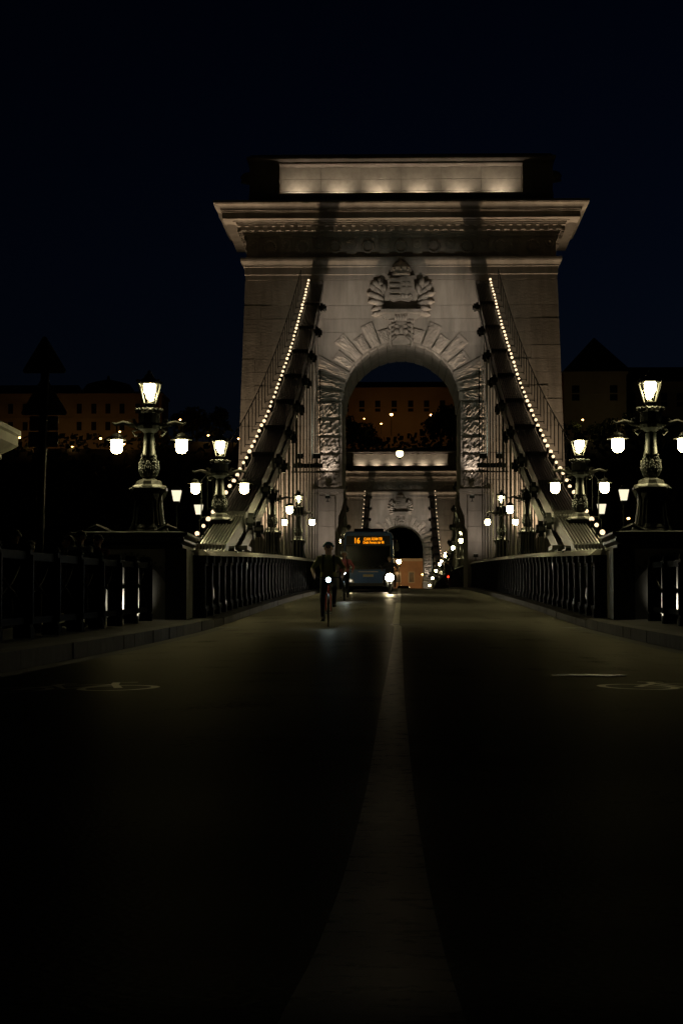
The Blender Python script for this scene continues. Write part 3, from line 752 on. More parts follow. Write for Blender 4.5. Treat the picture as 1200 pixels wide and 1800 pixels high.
# ------------------------------------------------------------------ approach railings (wide posts, crossed bars)
def approach(s, sd, d0, d1, n, label):
    th = thing('approach_railing', label, 'railing', (s * 5.4, d0, 0), 0, 'approach railings')
    ds = [d0 + (d1 - d0) * k / n for k in range(n + 1)]
    post = MB().box(-.11, .11, -.11, .11, 0, 1.32); post.box(-.13, .13, -.13, .13, 0, .16); post.frustum((0, 0), .13, .13, 1.28, .10, .10, 1.36); post.box(-.14, .14, -.05, .05, .2, 1.2)
    post = post.mesh('post', 'fence_iron')
    for d in ds: obj('post', post, th, (0, d - d0, zr(d) + .19))
    for a, b in zip(ds, ds[1:]):
        za, zb = zr(a) + .19, zr(b) + .19
        for (z0, z1, x) in ((.3, 1.12, -.03), (1.12, .3, .03)):
            mb = MB(); bow = .07 if z0 < z1 else -.07
            pts = [(x, a - d0 + .1 + (b - a - .2) * t, (za + z0) * (1 - t) + (zb + z1) * t + bow * math.sin(2 * PI * t)) for t in [i / 8 for i in range(9)]]
            mb.tube(pts, .022, 6).build('cross_bar', 'fence_iron', th)
        for (z0, z1, hw, nm) in ((1.13, 1.25, .06, 'top_rail'), (.2, .3, .05, 'bottom_rail')):
            A, B = a - d0 + .1, b - d0 - .1
            MB().add([(-hw, A, za + z0), (hw, A, za + z0), (hw, A, za + z1), (-hw, A, za + z1), (-hw, B, zb + z0), (hw, B, zb + z0), (hw, B, zb + z1), (-hw, B, zb + z1)],
                     [(0, 1, 2, 3), (7, 6, 5, 4), (0, 4, 5, 1), (1, 5, 6, 2), (2, 6, 7, 3), (3, 7, 4, 0)]).build(nm, 'fence_iron', th)
for s, sd in ((-1, 'left'), (1, 'right')):
    approach(s, sd, 24.7, 43.6, 8, f'black iron railing with wide posts and crossed bars beside the road, {sd} foreground')

# ------------------------------------------------------------------ abutment blocks under the first lamps
def abutment(s, sd):
    th = thing('abutment_block', f'dark stone abutment block with arched niche under the {sd} foreground lamp', 'abutment', (s * 6.05, 46.0, zr(46)), 0, 'abutment blocks')
    body = MB().box(-1.25, 1.25, 0, 2.4, -1, 1.75); body.build('wall', 'wall_grey', th)
    # face built round the arched niche
    rx, rz, cz = 1.08, 1.38, .18
    arc = [(rx * math.cos(PI * k / 20), cz + rz * math.sin(PI * k / 20)) for k in range(21)]
    MB().prism_xz([(1.25, -.4), (1.25, 1.75), (-1.25, 1.75), (-1.25, -.4)] + [(-rx, -.4)] + arc[::-1] + [(rx, -.4)], -.22, .0).build('facing', 'wall_grey', th)
    ring = MB()
    for k in range(20):
        a, b = PI * k / 20, PI * (k + 1) / 20
        P = lambda t, r: ((rx + r) * math.cos(t), cz + (rz + r) * math.sin(t))
        ring.prism_xz([P(a, -.05), P(b, -.05), P(b, .04), P(a, .04)][::-1], -.27, -.2)
    ring.build('archivolt', 'iron_grey', th)
    for k in range(26):
        a = PI * (k + .5) / 26; x, z = (rx + .085) * math.cos(a), cz + (rz + .085) * math.sin(a)
        if z < 1.7: MB().box(x - .03, x + .03, -.26, -.2, z - .03, z + .03).build('dentil', 'iron_grey', th)
    # iron end post of the girder, towards the road
    MB().box(*sorted((-s * .82, -s * 1.3)), -.3, .5, -.1, 1.75).build('end_post', 'iron', th)
    base = loft_rect([(0, 1.74), (.08, 1.78), (.08, 1.84), (.02, 1.87), (.12, 1.93), (.12, 1.98), (.06, 2.0), (.2, 2.07), (.2, 2.12), (-.1, 2.16)], 1.12, -.15, 2.5, 'cornice', 'iron', th)
    for k in range(30): MB().box(-1.2 + k * .083 - .02, -1.2 + k * .083 + .02, -.30, -.2, 1.985, 2.02).build('bead', 'iron_grey', base)
    for q in (-1, 1):
        MB().tube([(q * .5, .3, 2.16), (q * .8, .3, 2.3), (q * 1.0, .3, 2.22), (q * 1.1, .3, 2.14)], [.05, .05, .04, .02], 6).build('scroll', 'iron', th)
    # small ground light at the niche
    g = thing('ground_light', f'small lit ground light in front of the {sd} abutment niche', 'ground light', (s * 6.15, 45.62, zr(46) + .2), 0, 'ground lights')
    MB().box(-.12, .12, -.12, .12, -.05, .12).build('housing', 'iron_grey', g); MB().box(-.1, .1, -.1, .1, .122, .13).build('lens', 'flood_lens', g)
    li = light('SPOT', g, (0, 0, .17), 110, (1, .9, .68), spot_size=R(120), spot_blend=.9, shadow_soft_size=.05); aim(li, (0, 0, .17), (0, .4, .3))
    g2 = thing('bollard_light', f'small bright bollard light beside the {sd} end of the approach railing', 'ground light', (s * 5.72, 44.3, zr(44) + .19), 0, 'ground lights')
    MB().box(-.07, .07, -.07, .07, 0, .1).build('base', 'iron_grey', g2); MB().box(-.065, .065, -.065, .065, .1, .22).build('lens', 'frost_glow', g2); MB().box(-.08, .08, -.08, .08, .22, .25).build('cap', 'iron_grey', g2)
abutment(-1, 'left'); abutment(1, 'right')

# ------------------------------------------------------------------ ornate bridge lamps
def make_lamp():
    th = thing('bridge_lamp', 'x', 'street lamp')
    ped = MB().lathe([(.50, 0), (.50, .06), (.47, .1), (.46, .14), (.40, .22), (.34, .62), (.33, .92), (.36, .96), (.44, 1.0), (.46, 1.05), (.40, 1.08)], 8)
    ped.v = [(x * math.cos(PI / 8) - y * math.sin(PI / 8), x * math.sin(PI / 8) + y * math.cos(PI / 8), z) for x, y, z in ped.v]
    p = ped.build('pedestal', 'iron', th)
    for k in range(4):
        a = PI / 4 + PI / 2 * k; cx, cy_ = math.cos(a), math.sin(a)
        MB().tube([(cx * .47, cy_ * .47, .1), (cx * .40, cy_ * .40, .4), (cx * .37, cy_ * .37, .75), (cx * .47, cy_ * .47, .95), (cx * .52, cy_ * .52, 1.04)], [.05, .03, .03, .04, .05], 6).build('corner_scroll', 'iron', p)
    MB().lathe([(.40, 1.08), (.36, 1.12), (.30, 1.14), (.27, 1.22), (.2, 1.25), (.14, 1.28)], 20, ripple=.04, rn=10).build('collar', 'iron_grey', th)
    MB().lathe([(.12, 1.27), (.16, 1.31), (.215, 1.4), (.225, 1.5), (.20, 1.62), (.165, 1.76), (.14, 1.95), (.125, 2.15), (.115, 2.35)], 20, ripple=.035, rn=10).build('shaft', 'iron', th, smooth=True)
    orn = MB(); ro = random.Random(5)          # cast acanthus relief on the swelling of the shaft
    for k in range(8):
        a = 2 * PI * k / 8; tp = 1.80 if k % 2 else 1.66
        for t in range(7):
            z = 1.36 + (tp - 1.36) * t / 6; rr = .222 - .10 * max(0, (z - 1.5)) * 1.15 if z > 1.5 else .17 + .38 * (z - 1.36)
            wv = .055 * math.sin(PI * (t + .6) / 7.4)
            for q in (-1, 0, 1): orn.sphere((rr * math.cos(a + q * wv / rr), rr * math.sin(a + q * wv / rr), z + ro.uniform(-.01, .01) - abs(q) * .015), .026 if q else .032, 6, 4)
    tag(orn.build('leaf_relief', 'arm_relief', th, smooth=True), kind='stuff')
    hd = MB().lathe([(.115, 2.33), (.19, 2.38), (.27, 2.42), (.28, 2.5), (.25, 2.56), (.25, 2.78), (.29, 2.82), (.30, 2.86), (.2, 2.9), (.12, 2.93), (.12, 2.98), (.15, 3.0)], 16).build('head', 'iron', th)
    cmb = MB()
    for k in range(16):
        a = 2 * PI * k / 16; cmb.sphere((.30 * math.cos(a), .30 * math.sin(a), 2.86), .04, 6, 4)
    tag(cmb.build('bead_ring', 'arm_paint', hd), kind='stuff')
    for s in (-1, 1):
        a = MB().tube([(s * .2, 0, 2.48), (s * .4, 0, 2.52), (s * .6, 0, 2.58), (s * .78, 0, 2.53), (s * .86, 0, 2.58)], [.075, .06, .045, .035, .02], 8)
        a.tube([(s * .3, 0, 2.5), (s * .36, 0, 2.66), (s * .45, 0, 2.62)], [.05, .035, .015], 6); a.tube([(s * .2, 0, 2.45), (s * .4, 0, 2.36), (s * .3, 0, 2.28), (s * .22, 0, 2.34)], [.04, .035, .03, .02], 6)
        ar = a.build('arm', 'arm_paint', th, smooth=True)
        MB().tube([(s * .75, 0, 2.54), (s * .75, 0, 2.34)], .018, 6).build('hanger', 'iron', ar)
        MB().lathe([(.03, 2.34), (.06, 2.33), (.13, 2.28), (.16, 2.23), (.16, 2.20), (.25, 2.185), (.25, 2.175), (.12, 2.17)], 20, (s * .75, 0)).build('shade', 'iron_grey', ar, smooth=True)
        gb = MB().lathe([(.13, 2.168), (.135, 2.1), (.138, 2.0), (.125, 1.93), (.09, 1.885), (.04, 1.865), (.005, 1.86)], 14, (s * .75, 0)).build('globe', 'lamp_glow', ar, smooth=True)
    lan = MB()
    for k in range(4):
        a = PI / 4 + PI / 2 * k; cx, cy_ = math.cos(a), math.sin(a)
        lan.tube([(cx * .17, cy_ * .17, 3.0), (cx * .33, cy_ * .33, 3.47)], .018, 5)
        lan.sphere((cx * .34, cy_ * .34, 3.52), .04, 6, 5)
    for r, z in ((.17, 3.01), (.33, 3.47)):
        for k in range(4):
            a, b = PI / 4 + PI / 2 * k, PI / 4 + PI / 2 * (k + 1)
            lan.tube([(r * math.cos(a), r * math.sin(a), z), (r * math.cos(b), r * math.sin(b), z)], .016, 5)
    lb = lan.build('lantern_frame', 'iron_grey', th)
    MB().frustum((0, 0), .25, .25, 3.485, .10, .10, 3.62).frustum((0, 0), .11, .11, 3.62, .07, .07, 3.7).sphere((0, 0, 3.74), .05, 8, 6).build('lantern_roof', 'iron', th)
    for k in range(4):
        a, b = PI / 4 + PI / 2 * k, PI / 4 + PI / 2 * (k + 1)
        MB().add([(.17 * math.cos(a), .17 * math.sin(a), 3.02), (.17 * math.cos(b), .17 * math.sin(b), 3.02), (.325 * math.cos(b), .325 * math.sin(b), 3.46), (.325 * math.cos(a), .325 * math.sin(a), 3.46)], [(0, 1, 2, 3)]).build('pane', 'clear_pane', lb)
    MB().lathe([(.12, 3.475), (.135, 3.42), (.135, 3.34), (.115, 3.27), (.07, 3.22), (.01, 3.205)], 14).build('bulb', 'lamp_glow', th, smooth=True)
    MB().lathe([(.06, 3.0), (.06, 3.04), (.03, 3.06)], 10).build('burner', 'iron_grey', th)
    return th
proto = make_lamp()
lamps = []
ORD = ['nearest', 'second', 'third', 'fourth']
for s, sd in ((-1, 'left'), (1, 'right')):
    for k, d in enumerate([44.8 + 1.9, 62.6, 88.4, 111, 160, 184, 215, 247, 271, 300, 330, 360, 396]):
        o = proto if not lamps else copy_tree(proto)
        lamps.append(o)
        x = s * 5.75 if k == 0 else s * 5.5
        z = zr(d) + 1.75
        if k == 0: d = 46.9; z = zr(46) + 2.13
        if k == 1: z = zr(d) + 1.70
        o.location = (x, d, z); o['group'] = 'ornate lamps along the bridge'
        if k < 4:
            o['label'] = [f'tall ornate three-light lamp on the abutment block, nearest lamp on the {sd}',
                          f'ornate three-light lamp standing over the foot of the {sd} chain',
                          f'ornate bridge lamp with unlit top lantern under the {sd} chain',
                          f'ornate three-light lamp in front of the {sd} pier of the nearer tower'][k]
        else:
            o['label'] = f'ornate lamp far out on the main span, {sd} side, {["first","second","third","fourth","fifth","sixth","seventh","eighth","ninth"][k-4]} beyond the nearer tower'
# unlit top lanterns on the third pair
off = surf('unlit_glass', (0.25, 0.25, 0.22), 0.2)
for o in (lamps[2], lamps[15]):
    for ch in o.children:
        if ch.name.split('.')[0] == 'bulb':
            ch.data = ch.data.copy(); ch.data.materials[0] = MATS['unlit_glass']
# girder-top plinths below the lamps of the bridge
for o in lamps:
    d = o.location.y
    if d > 50:
        s = 1 if o.location.x > 0 else -1
        pl = MB(); h = 0.24
        pl.frustum((0, 0), .62, 1.3, -.25, .5, .8, .0)
        pl.build('plinth', 'iron', o)

# saddle housings where the chains dive into the abutment
for s, sd in ((-1, 'left'), (1, 'right')):
    th = thing('chain_saddle', f'ribbed iron saddle box holding the foot of the {sd} chain', 'saddle', (s * 5.27, 62.6, zr(62.6) + 1.7), 0, 'chain saddles')
    MB().box(-.5, .5, -.6, .6, -.02, .12).build('box', 'iron', th)
    MB().box(-.68, .68, -.82, .82, .12, .24).build('cover', 'chain_paint', th)

# white glass lanterns on posts at the outer railing
lm = []
for s, sd in ((-1, 'left'), (1, 'right')):
    for k, d in enumerate((74.2, 82.4)):
        th = thing('post_lantern', f'{"nearer" if k == 0 else "farther"} frosted white lantern on a thin post, outer edge of {sd} sidewalk', 'street lamp', (s * 8.1, d, zr(d) + .18), 0, 'frosted post lanterns')
        top = 5.15 - zr(d) - .18 if k == 0 else 5.1 - zr(d) - .18
        MB().lathe([(.09, 0), (.09, .3), (.05, .4), (.04, top - .5), (.1, top - .42), (.1, top - .36)], 8).build('post', 'iron', th)
        MB().frustum((0, 0), .10, .10, top - .33, .17, .17, top + .06).build('frosted_glass', 'frost_glow', th)
        MB().frustum((0, 0), .19, .19, top + .062, .05, .05, top + .24).build('roof', 'iron', th)
        MB().box(-.11, .11, -.11, .11, top - .36, top - .331).build('base_plate', 'iron', th)

# lamp hung on a wire inside the arch
th = thing('hanging_lamp', 'round lit lamp hung on a wire across the arch of the nearer tower', 'hanging lamp', (0, 138.0, 12.0))
MB().tube([(-3.45 + 6.9 * k / 20, 0, .55 - .38 * (1 - ((k - 10) / 10) ** 2)) for k in range(21)], .018, 5).build('wire', 'iron', th)
MB().lathe([(.03, .17), (.1, .1), (.26, .02), (.27, 0), (.2, -.02)], 16).build('shade', 'iron_grey', th)
MB().sphere((0, 0, -.18), .24, 14, 10).build('globe', 'arch_lamp_glow', th, smooth=True)
MB().lathe([(.1, -.42), (.12, -.48), (.08, -.55), (.01, -.56)], 10).build('lower_cap', 'iron_grey', th)

# ------------------------------------------------------------------ sign post and lion plinth on the left
px, pd = -6.37, 36.0
th = thing('sign_post', 'weathered steel pole carrying two triangular road signs seen from behind', 'road sign', (px, pd, zr(36) + .19))
HT = 5.15 - zr(36)
MB().tube([(0, 0, 0), (.05, 0, HT * .5), (.12, 0, HT)], .075, 10).build('pole', 'rust_pole', th, smooth=True)
def tri(zb, wd, name):
    h = wd * .87; pts = []
    for (cx, cz, a0) in ((-wd / 2 + .05, zb + .04, 150), (wd / 2 - .05, zb + .04, 270), (0, zb + h - .07, 30)):
        for k in range(5):
            a = R(a0 + 30 * k); pts.append((.08 + cx + .045 * math.cos(a), cz + .045 * math.sin(a)))
    pl = MB().prism_xz(pts, .07, .085).build(name, 'sign_back', th)
    for q in (.2, .5): MB().box(-.05, .22, .03, .07, zb + q * h - .02, zb + q * h + .02).build('bracket', 'steel', pl)
tri(HT - .5, .78, 'triangle_sign'); tri(HT - 1.25, .82, 'triangle_sign')
MB().box(-.18, .33, .07, .082, HT - 1.53, HT - 1.27).build('plate_sign', 'sign_back', th)
MB().box(-.2, .33, .07, .082, HT - 1.82, HT - 1.55).build('plate_sign', 'sign_back', th)
th = thing('statue_plinth', 'corner of a pale stone statue plinth with stepped cornice at the left edge', 'plinth', (-11.47, 38.5, zr(42)))
MB().box(-2.7, 2.7, .5, 5.7, -.5, 3.72).build('shaft', 'stone_pale', th)
loft_rect([(0, 3.70), (.05, 3.74), (.12, 3.76), (.12, 3.86), (.34, 4.0), (.42, 4.06), (.42, 4.26), (.47, 4.3), (.47, 4.4), (.0, 4.46)], 2.7, .5, 5.7, 'cornice', 'stone_pale', th)

# ------------------------------------------------------------------ people
def cap(mb, p0, r0, p1, r1, seg=10):
    p0, p1 = Vector(p0), Vector(p1); t = p1 - p0; L = t.length
    if L < 1e-5: mb.sphere(p0, r0, seg, 6); return
    t /= L; pts = []; rr = []
    for k in range(4):
        a = PI / 2 * (1 - k / 3.0); pts.append(p0 - t * r0 * math.sin(a)); rr.append(max(.002, r0 * math.cos(a)))
    for k in range(4):
        a = PI / 2 * k / 3.0; pts.append(p1 + t * r1 * math.sin(a)); rr.append(max(.002, r1 * math.cos(a)))
    mb.tube(pts, rr, seg)
def person(label, cat_loc, rz, J, cols, group, headgear=None, voxel=.014, scl=1.0, gripping=False, bag=None, longhair=False):
    th = thing('person', label, 'person', cat_loc, rz, group, scl)
    segs = []
    def S(a, ra, b, rb, m): segs.append((Vector(a), ra, Vector(b), rb, m))
    pel, che, nec, hed = [Vector(J[k]) for k in ('pelvis', 'chest', 'neck', 'head')]
    mid = pel.lerp(che, .5)
    for q in (-1, 1):
        S(pel + Vector((q * .07, 0, 0)), .115, mid + Vector((q * .055, 0, 0)), .11, 'top'); S(mid + Vector((q * .055, 0, 0)), .11, che + Vector((q * .08, 0, 0)), .125, 'top')
    S(che + Vector((0, .02, .05)), .1, nec, .06, 'top'); S(nec, .055, hed + Vector((0, .02, -.06)), .055, 'skin')
    fwd = Vector(J.get('face', (0, -1, 0))).normalized(); up = Vector((0, 0, 1)); rt = fwd.cross(up)
    S(hed - up * .055 + fwd * .03, .062, hed - up * .02 + fwd * .02, .078, 'skin'); S(hed - fwd * .015 + up * .01, .09, hed - fwd * .02 + up * .04, .092, 'skin')
    S(hed + fwd * .085 + up * .0, .014, hed + fwd * .108 - up * .025, .017, 'skin')
    for q in (-1, 1):
        S(hed + rt * q * .088 + up * .015, .016, hed + rt * q * .09 - up * .025, .013, 'skin')
        k = 'L' if q < 0 else 'R'
        sh, el, wr = Vector(J['sh' + k]), Vector(J['el' + k]), Vector(J['wr' + k])
        S(che + Vector((0, 0, .08)), .08, sh, .07, 'top'); S(sh, .062, el, .047, 'top'); S(el, .045, wr, .034, J.get('fore', 'top'))
        hd = Vector(J.get('hand' + k, tuple((wr - el).normalized()))).normalized()
        side = hd.cross(Vector((q, 0, 0.01))).normalized() if abs(hd.x) < .8 else Vector((0, 1, 0))
        pn = side.cross(hd).normalized()
        palm = wr + hd * .085
        S(wr, .030, palm - side * .02, .026, 'skin'); S(wr, .028, palm + side * .02, .026, 'skin')
        for f, (off, ln) in enumerate(((-.036, .062), (-.012, .074), (.012, .070), (.034, .055))):
            b = palm + side * off; cu = pn * (-q) if not gripping else Vector((0, 0, -1))
            m1 = b + hd * ln * .6 + cu * ln * .3; S(b, .0105, m1, .0095, 'skin'); S(m1, .0095, m1 + hd * ln * .15 + cu * ln * .55, .0085, 'skin')
        tb = wr + hd * .035 - side * .03; S(tb, .013, tb + hd * .04 - side * .035, .011, 'skin'); S(tb + hd * .04 - side * .035, .011, tb + hd * .075 - side * .035, .009, 'skin')
        hp, kn, an, to = Vector(J['hip' + k]), Vector(J['kn' + k]), Vector(J['an' + k]), Vector(J['toe' + k])
        S(hp, .098, kn, .064, 'leg'); S(kn, .06, an, .042, 'leg'); S(an - Vector((0, 0, .03)), .042, to, .034, 'shoe'); S(an - Vector((0, 0, .035)) - (to - an).normalized() * .03, .038, an, .04, 'shoe')
    mb = MB()
    for (a, ra, b, rb, m) in segs: cap(mb, a, ra, b, rb)
    me = mb.mesh('tmp', 'skin'); tmp = bpy.data.objects.new('tmp', me); C.objects.link(tmp)
    md = tmp.modifiers.new('r', 'REMESH'); md.mode = 'VOXEL'; md.voxel_size = voxel
    ms = tmp.modifiers.new('s', 'SMOOTH'); ms.factor = .5; ms.iterations = 2
    dg = bpy.context.evaluated_depsgraph_get(); dg.update()
    bm = bpy.data.meshes.new_from_object(tmp.evaluated_get(dg)); bpy.data.objects.remove(tmp)
    names = ['skin', cols['top'], cols['leg'], cols['shoe']]; ix = {'skin': 0, 'top': 1, 'leg': 2, 'shoe': 3}
    bm.materials.clear()
    for nme in names: bm.materials.append(MATS[nme])
    # material by nearest limb
    sd = [(a, b - a, max(1e-9, (b - a).length_squared), ra, rb, ix[m]) for (a, ra, b, rb, m) in segs]
    mi = []
    for p in bm.polygons:
        c = p.center; best = 1e9; bi = 0
        for (a, v, l2, ra, rb, m) in sd:
            t = (c - a).dot(v) / l2; t = 0 if t < 0 else (1 if t > 1 else t)
            e = (c - a - v * t).length - (ra + (rb - ra) * t)
            if e < best: best = e; bi = m
        mi.append(bi)
    bm.polygons.foreach_set('material_index', mi); bm.polygons.foreach_set('use_smooth', [True] * len(mi))
    bm.name = 'body'; obj('body', bm, th)
    for q in (-1, 1):
        MB().sphere(hed + fwd * .083 + rt * q * .034 + up * .018, .013, 8, 6).build('eye', 'black_plastic', th, smooth=True)
    MB().tube([hed + fwd * .088 + rt * x - up * .055 for x in (-.025, 0, .025)], .006, 5).build('mouth', 'maroon_cloth', th)
    def shell(r, z0, name, mat, back=.02, sz=1.0):
        sm = MB().sphere((0, 0, 0), r, 16, 12); out = MB(); keep = {}
        for f in sm.f:
            c = sum((Vector(sm.v[i]) for i in f), Vector()) / len(f)
            if c.z > z0 + .35 * (-c.y if c.y < 0 else -c.y * .6): out.f.append(f); out.m.append(0)
        out.v = [tuple(hed - fwd * back + up * .03 + rt * v[0] - fwd * v[1] + up * v[2] * sz) for v in sm.v]
        o = out.build(name, mat, th, smooth=True)
        so = o.modifiers.new('thick', 'SOLIDIFY'); so.thickness = .012; so.offset = -1
        return o
    if headgear: 
        shell(.122, .02, 'helmet', headgear, .015, .95)
        if longhair: MB().tube([hed - fwd * .06 - up * .02, hed - fwd * .09 - up * .12, hed - fwd * .1 - up * .22], [.07, .07, .03], 10).build('hair', 'hair', th, smooth=True)
    else:
        shell(.110, .0, 'hair', 'hair', .02, 1.0)
        if longhair:
            MB().tube([hed - fwd * .05 + up * .02, hed - fwd * .08 - up * .1, hed - fwd * .09 - up * .25], [.085, .08, .04], 10).build('long_hair', 'hair', th, smooth=True)
    if bag:
        for q in (-1, 1): MB().tube([che + Vector((q * .12, .12, .08)), che + Vector((q * .115, -.02, .175)), che + Vector((q * .11, -.135, .06)), che + Vector((q * .13, -.1, -.18))], .022, 6).build('backpack_strap', bag, th)
        MB().frustum((che.x, che.y + .25), .14, .09, che.z - .25, .12, .07, che.z + .14).build('backpack', bag, th)
    return th
def rider_pose(down='L', lean=0.0):
    q = 1 if down == 'L' else -1
    J = dict(pelvis=(0, .24, 1.04), chest=(0, .03, 1.36), neck=(0, -.05, 1.53), head=(0, -.09, 1.68), shL=(-.19, 0, 1.46), shR=(.19, 0, 1.46), elL=(-.34, -.12, 1.24), elR=(.34, -.12, 1.24),
             wrL=(-.30, -.33, 1.09), wrR=(.30, -.33, 1.09), handL=(.05, -1, -.15), handR=(-.05, -1, -.15), hipL=(-.09, .2, .99), hipR=(.09, .2, .99))
    dn = dict(kn=(.12, .02, .58), an=(.12, .16, .22), toe=(.12, .01, .15)); upp = dict(kn=(.13, -.17, .83), an=(.12, -.02, .50), toe=(.12, -.16, .45))
    for k, sgn in (('L', -1), ('R', 1)):
        src = dn if k == down else upp
        for n_ in ('kn', 'an', 'toe'): v = src[n_]; J[n_ + k] = (sgn * v[0], v[1], v[2])
    return J
STAND = dict(pelvis=(0, 0, .95), chest=(0, 0, 1.30), neck=(0, .01, 1.48), head=(0, 0, 1.62), shL=(-.185, 0, 1.42), shR=(.185, 0, 1.42), elL=(-.23, .03, 1.14), elR=(.23, .03, 1.14), wrL=(-.22, -.08, .92), wrR=(.22, -.08, .92),
             hipL=(-.09, 0, .9), hipR=(.09, 0, .9), knL=(-.1, -.03, .5), knR=(.1, .0, .5), anL=(-.1, .02, .1), anR=(.1, .1, .1), toeL=(-.11, -.14, .035), toeR=(.11, -.04, .035))
def walk(**kw): J = dict(STAND); J.update(kw); return J

# bicycle facing -Y
def bicycle(label, loc, rz, frame_mat, light_mat, light_pow, light_col, group, rear_light=None, scl=1.0):
    th = thing('bicycle', label, 'bicycle', loc, rz, group, scl)
    for y, nm in ((-.56, 'wheel'), (.50, 'wheel')):
        t = MB(); pts = [(0, y + .325 * math.cos(2 * PI * k / 28), .34 + .325 * math.sin(2 * PI * k / 28)) for k in range(29)]
        t.tube(pts, .018, 6, cap=False); wh = t.build(nm, 'rubber', th, smooth=True)
        h = MB().tube([(-.04, y, .34), (.04, y, .34)], .025, 8)
        for k in range(14): h.tube([(0, y, .34), (0, y + .3 * math.cos(2 * PI * k / 14), .34 + .3 * math.sin(2 * PI * k / 14))], .003, 3)
        h.build('spokes', 'steel', wh)
        MB().tube([(0, y + .22 * 0 + .36 * math.cos(R(a)), .34 + .36 * math.sin(R(a))) for a in range(20, 170, 15)], .022, 5).build('mudguard', 'black_plastic', th)
    BB, ST, HT_, HB, RA, FA = (0, .06, .29), (0, .21, .82), (0, -.36, .90), (0, -.40, .74), (0, .50, .34), (0, -.56, .34)
    fr = MB()
    for a, b, r in ((BB, ST, .018), (BB, HB, .022), (ST, HT_, .018), (HT_, HB, .022), (BB, RA, .012), (ST, RA, .010)): fr.tube([a, b], r, 8)
    fr.build('frame', frame_mat, th, smooth=True)
    fk = MB()
    for q in (-.05, .05): fk.tube([HB, (q, -.43, .66), (q, -.52, .45), (q, -.56, .34)], .013, 6)
    fk.build('fork', frame_mat, th)
    hb = MB().tube([HT_, (0, -.35, 1.03)], .014, 6); hb.tube([(-.33, -.36, 1.05), (-.12, -.42, 1.05), (0, -.42, 1.04), (.12, -.42, 1.05), (.33, -.36, 1.05)], .013, 6); hb.tube([(0, -.35, 1.03), (0, -.42, 1.04)], .014, 6)
    hb.build('handlebar', 'black_plastic', th)
    for q in (-1, 1): MB().tube([(q * .22, -.40, 1.05), (q * .34, -.36, 1.05)], .019, 8).build('grip', 'rubber', th)
    sd = MB().sphere((0, .27, .95), .13, 12, 8, (.65, 1.1, .28)); sd.tube([ST, (0, .25, .93)], .014, 6); sd.build('saddle', 'black_plastic', th, smooth=True)
    ck = MB().tube([(-.07, .06, .29), (.07, .06, .29)], .02, 8); ck.tube([(-.08, .06, .29), (-.08, .12, .13)], .011, 6); ck.tube([(.08, .06, .29), (.08, 0, .45)], .011, 6)
    ck.build('crank', 'steel', th); MB().box(-.17, -.08, .07, .17, .115, .14).build('pedal', 'black_plastic', th); MB().box(.08, .17, -.06, .04, .435, .46).build('pedal', 'black_plastic', th)
    if light_mat:
        l = MB().tube([(0, -.53, 1.0), (0, -.45, 1.0)], [.055, .03], 10).build('headlight', 'black_plastic', th)
        MB().sphere((0, -.535, 1.0), .05, 10, 8, (1, .5, 1)).build('lens', light_mat, l)
        li = light('SPOT', th, (0, -.58, 1.0), light_pow, light_col, spot_size=R(75), spot_blend=.7, shadow_soft_size=.03); aim(li, (0, 0, 1.0), (0, -6, -.3))
    if rear_light:
        MB().sphere((0, .33, .78), .055, 10, 8, (1, .5, 1)).build('rear_light', 'red_glow', th)
    return th
y1 = 44.0; x1 = -1.52; z1 = zr(y1) + crown(x1)
bicycle('red bicycle with a small blue-white front light, nearest on the road', (x1, y1, z1), R(2), 'red_paint', 'cold_glow', 14, (.7, .87, 1), 'bicycles on the road')
person('cyclist in olive jersey and dark helmet riding the red bicycle', (x1, y1, z1), R(2), dict(rider_pose('L'), fore='skin'), dict(top='olive_cloth', leg='navy_cloth', shoe='black_cloth'), 'cyclists', 'teal_helmet', .013, 1.0, True, 'black_cloth', True)
y2 = 75.0; x2 = -2.02; z2 = zr(y2) + crown(x2)
bicycle('dark bicycle with a bright white front light ridden close to the bus', (x2, y2, z2), 0, 'black_plastic', 'cold_glow', 45, (.8, .95, 1), 'bicycles on the road')
person('cyclist in pink jacket and white helmet behind the first cyclist', (x2, y2, z2), 0, rider_pose('R'), dict(top='pink_cloth', leg='black_cloth', shoe='black_cloth'), 'cyclists', 'white_helmet', .015, 1.0, True, 'black_cloth')
y3 = 128.0; x3 = 3.0; z3 = zr(y3) + crown(x3)
bicycle('bicycle with a red rear light riding away on the right', (x3, y3, z3), PI, 'black_plastic', None, 0, None, 'bicycles on the road', True)
person('dark-clothed cyclist riding away towards the arch on the right', (x3, y3, z3), PI, rider_pose('L'), dict(top='black_cloth', leg='black_cloth', shoe='black_cloth'), 'cyclists', None, .02, 1.0, True)
# pedestrians behind the left railing
PED = 'pedestrians on the left sidewalk'
def ped(px_, d, face, label, cols, voxel=.016, lh=False, bag=None, hgt=1.0, **kw):
    x = (px_ - VX) * d / F
    person(label, (x, d, zr(d) + .185), math.atan2(face[0], -face[1]) , walk(**kw), cols, PED, None, voxel, hgt, False, bag, lh)
ped(119, 38.2, (-1, -.35), 'long-haired pedestrian in a pale blue and black top looking left behind the railing', dict(top='black_cloth', leg='navy_cloth', shoe='black_cloth'), lh=True, hgt=.98)
ped(141, 37.6, (-.25, -1), 'pedestrian with white sleeves facing the road behind the left railing', dict(top='white_cloth', leg='navy_cloth', shoe='black_cloth'), hgt=1.02)
ped(172, 39.0, (-.2, -1), 'dark maroon-dressed pedestrian at the right of the group behind the left railing', dict(top='maroon_cloth', leg='black_cloth', shoe='black_cloth'), hgt=1.0)
ped(24, 36.0, (-.8, -.6), 'pedestrian in black behind the left railing, near the left edge', dict(top='black_cloth', leg='black_cloth', shoe='white_cloth'), hgt=1.0)
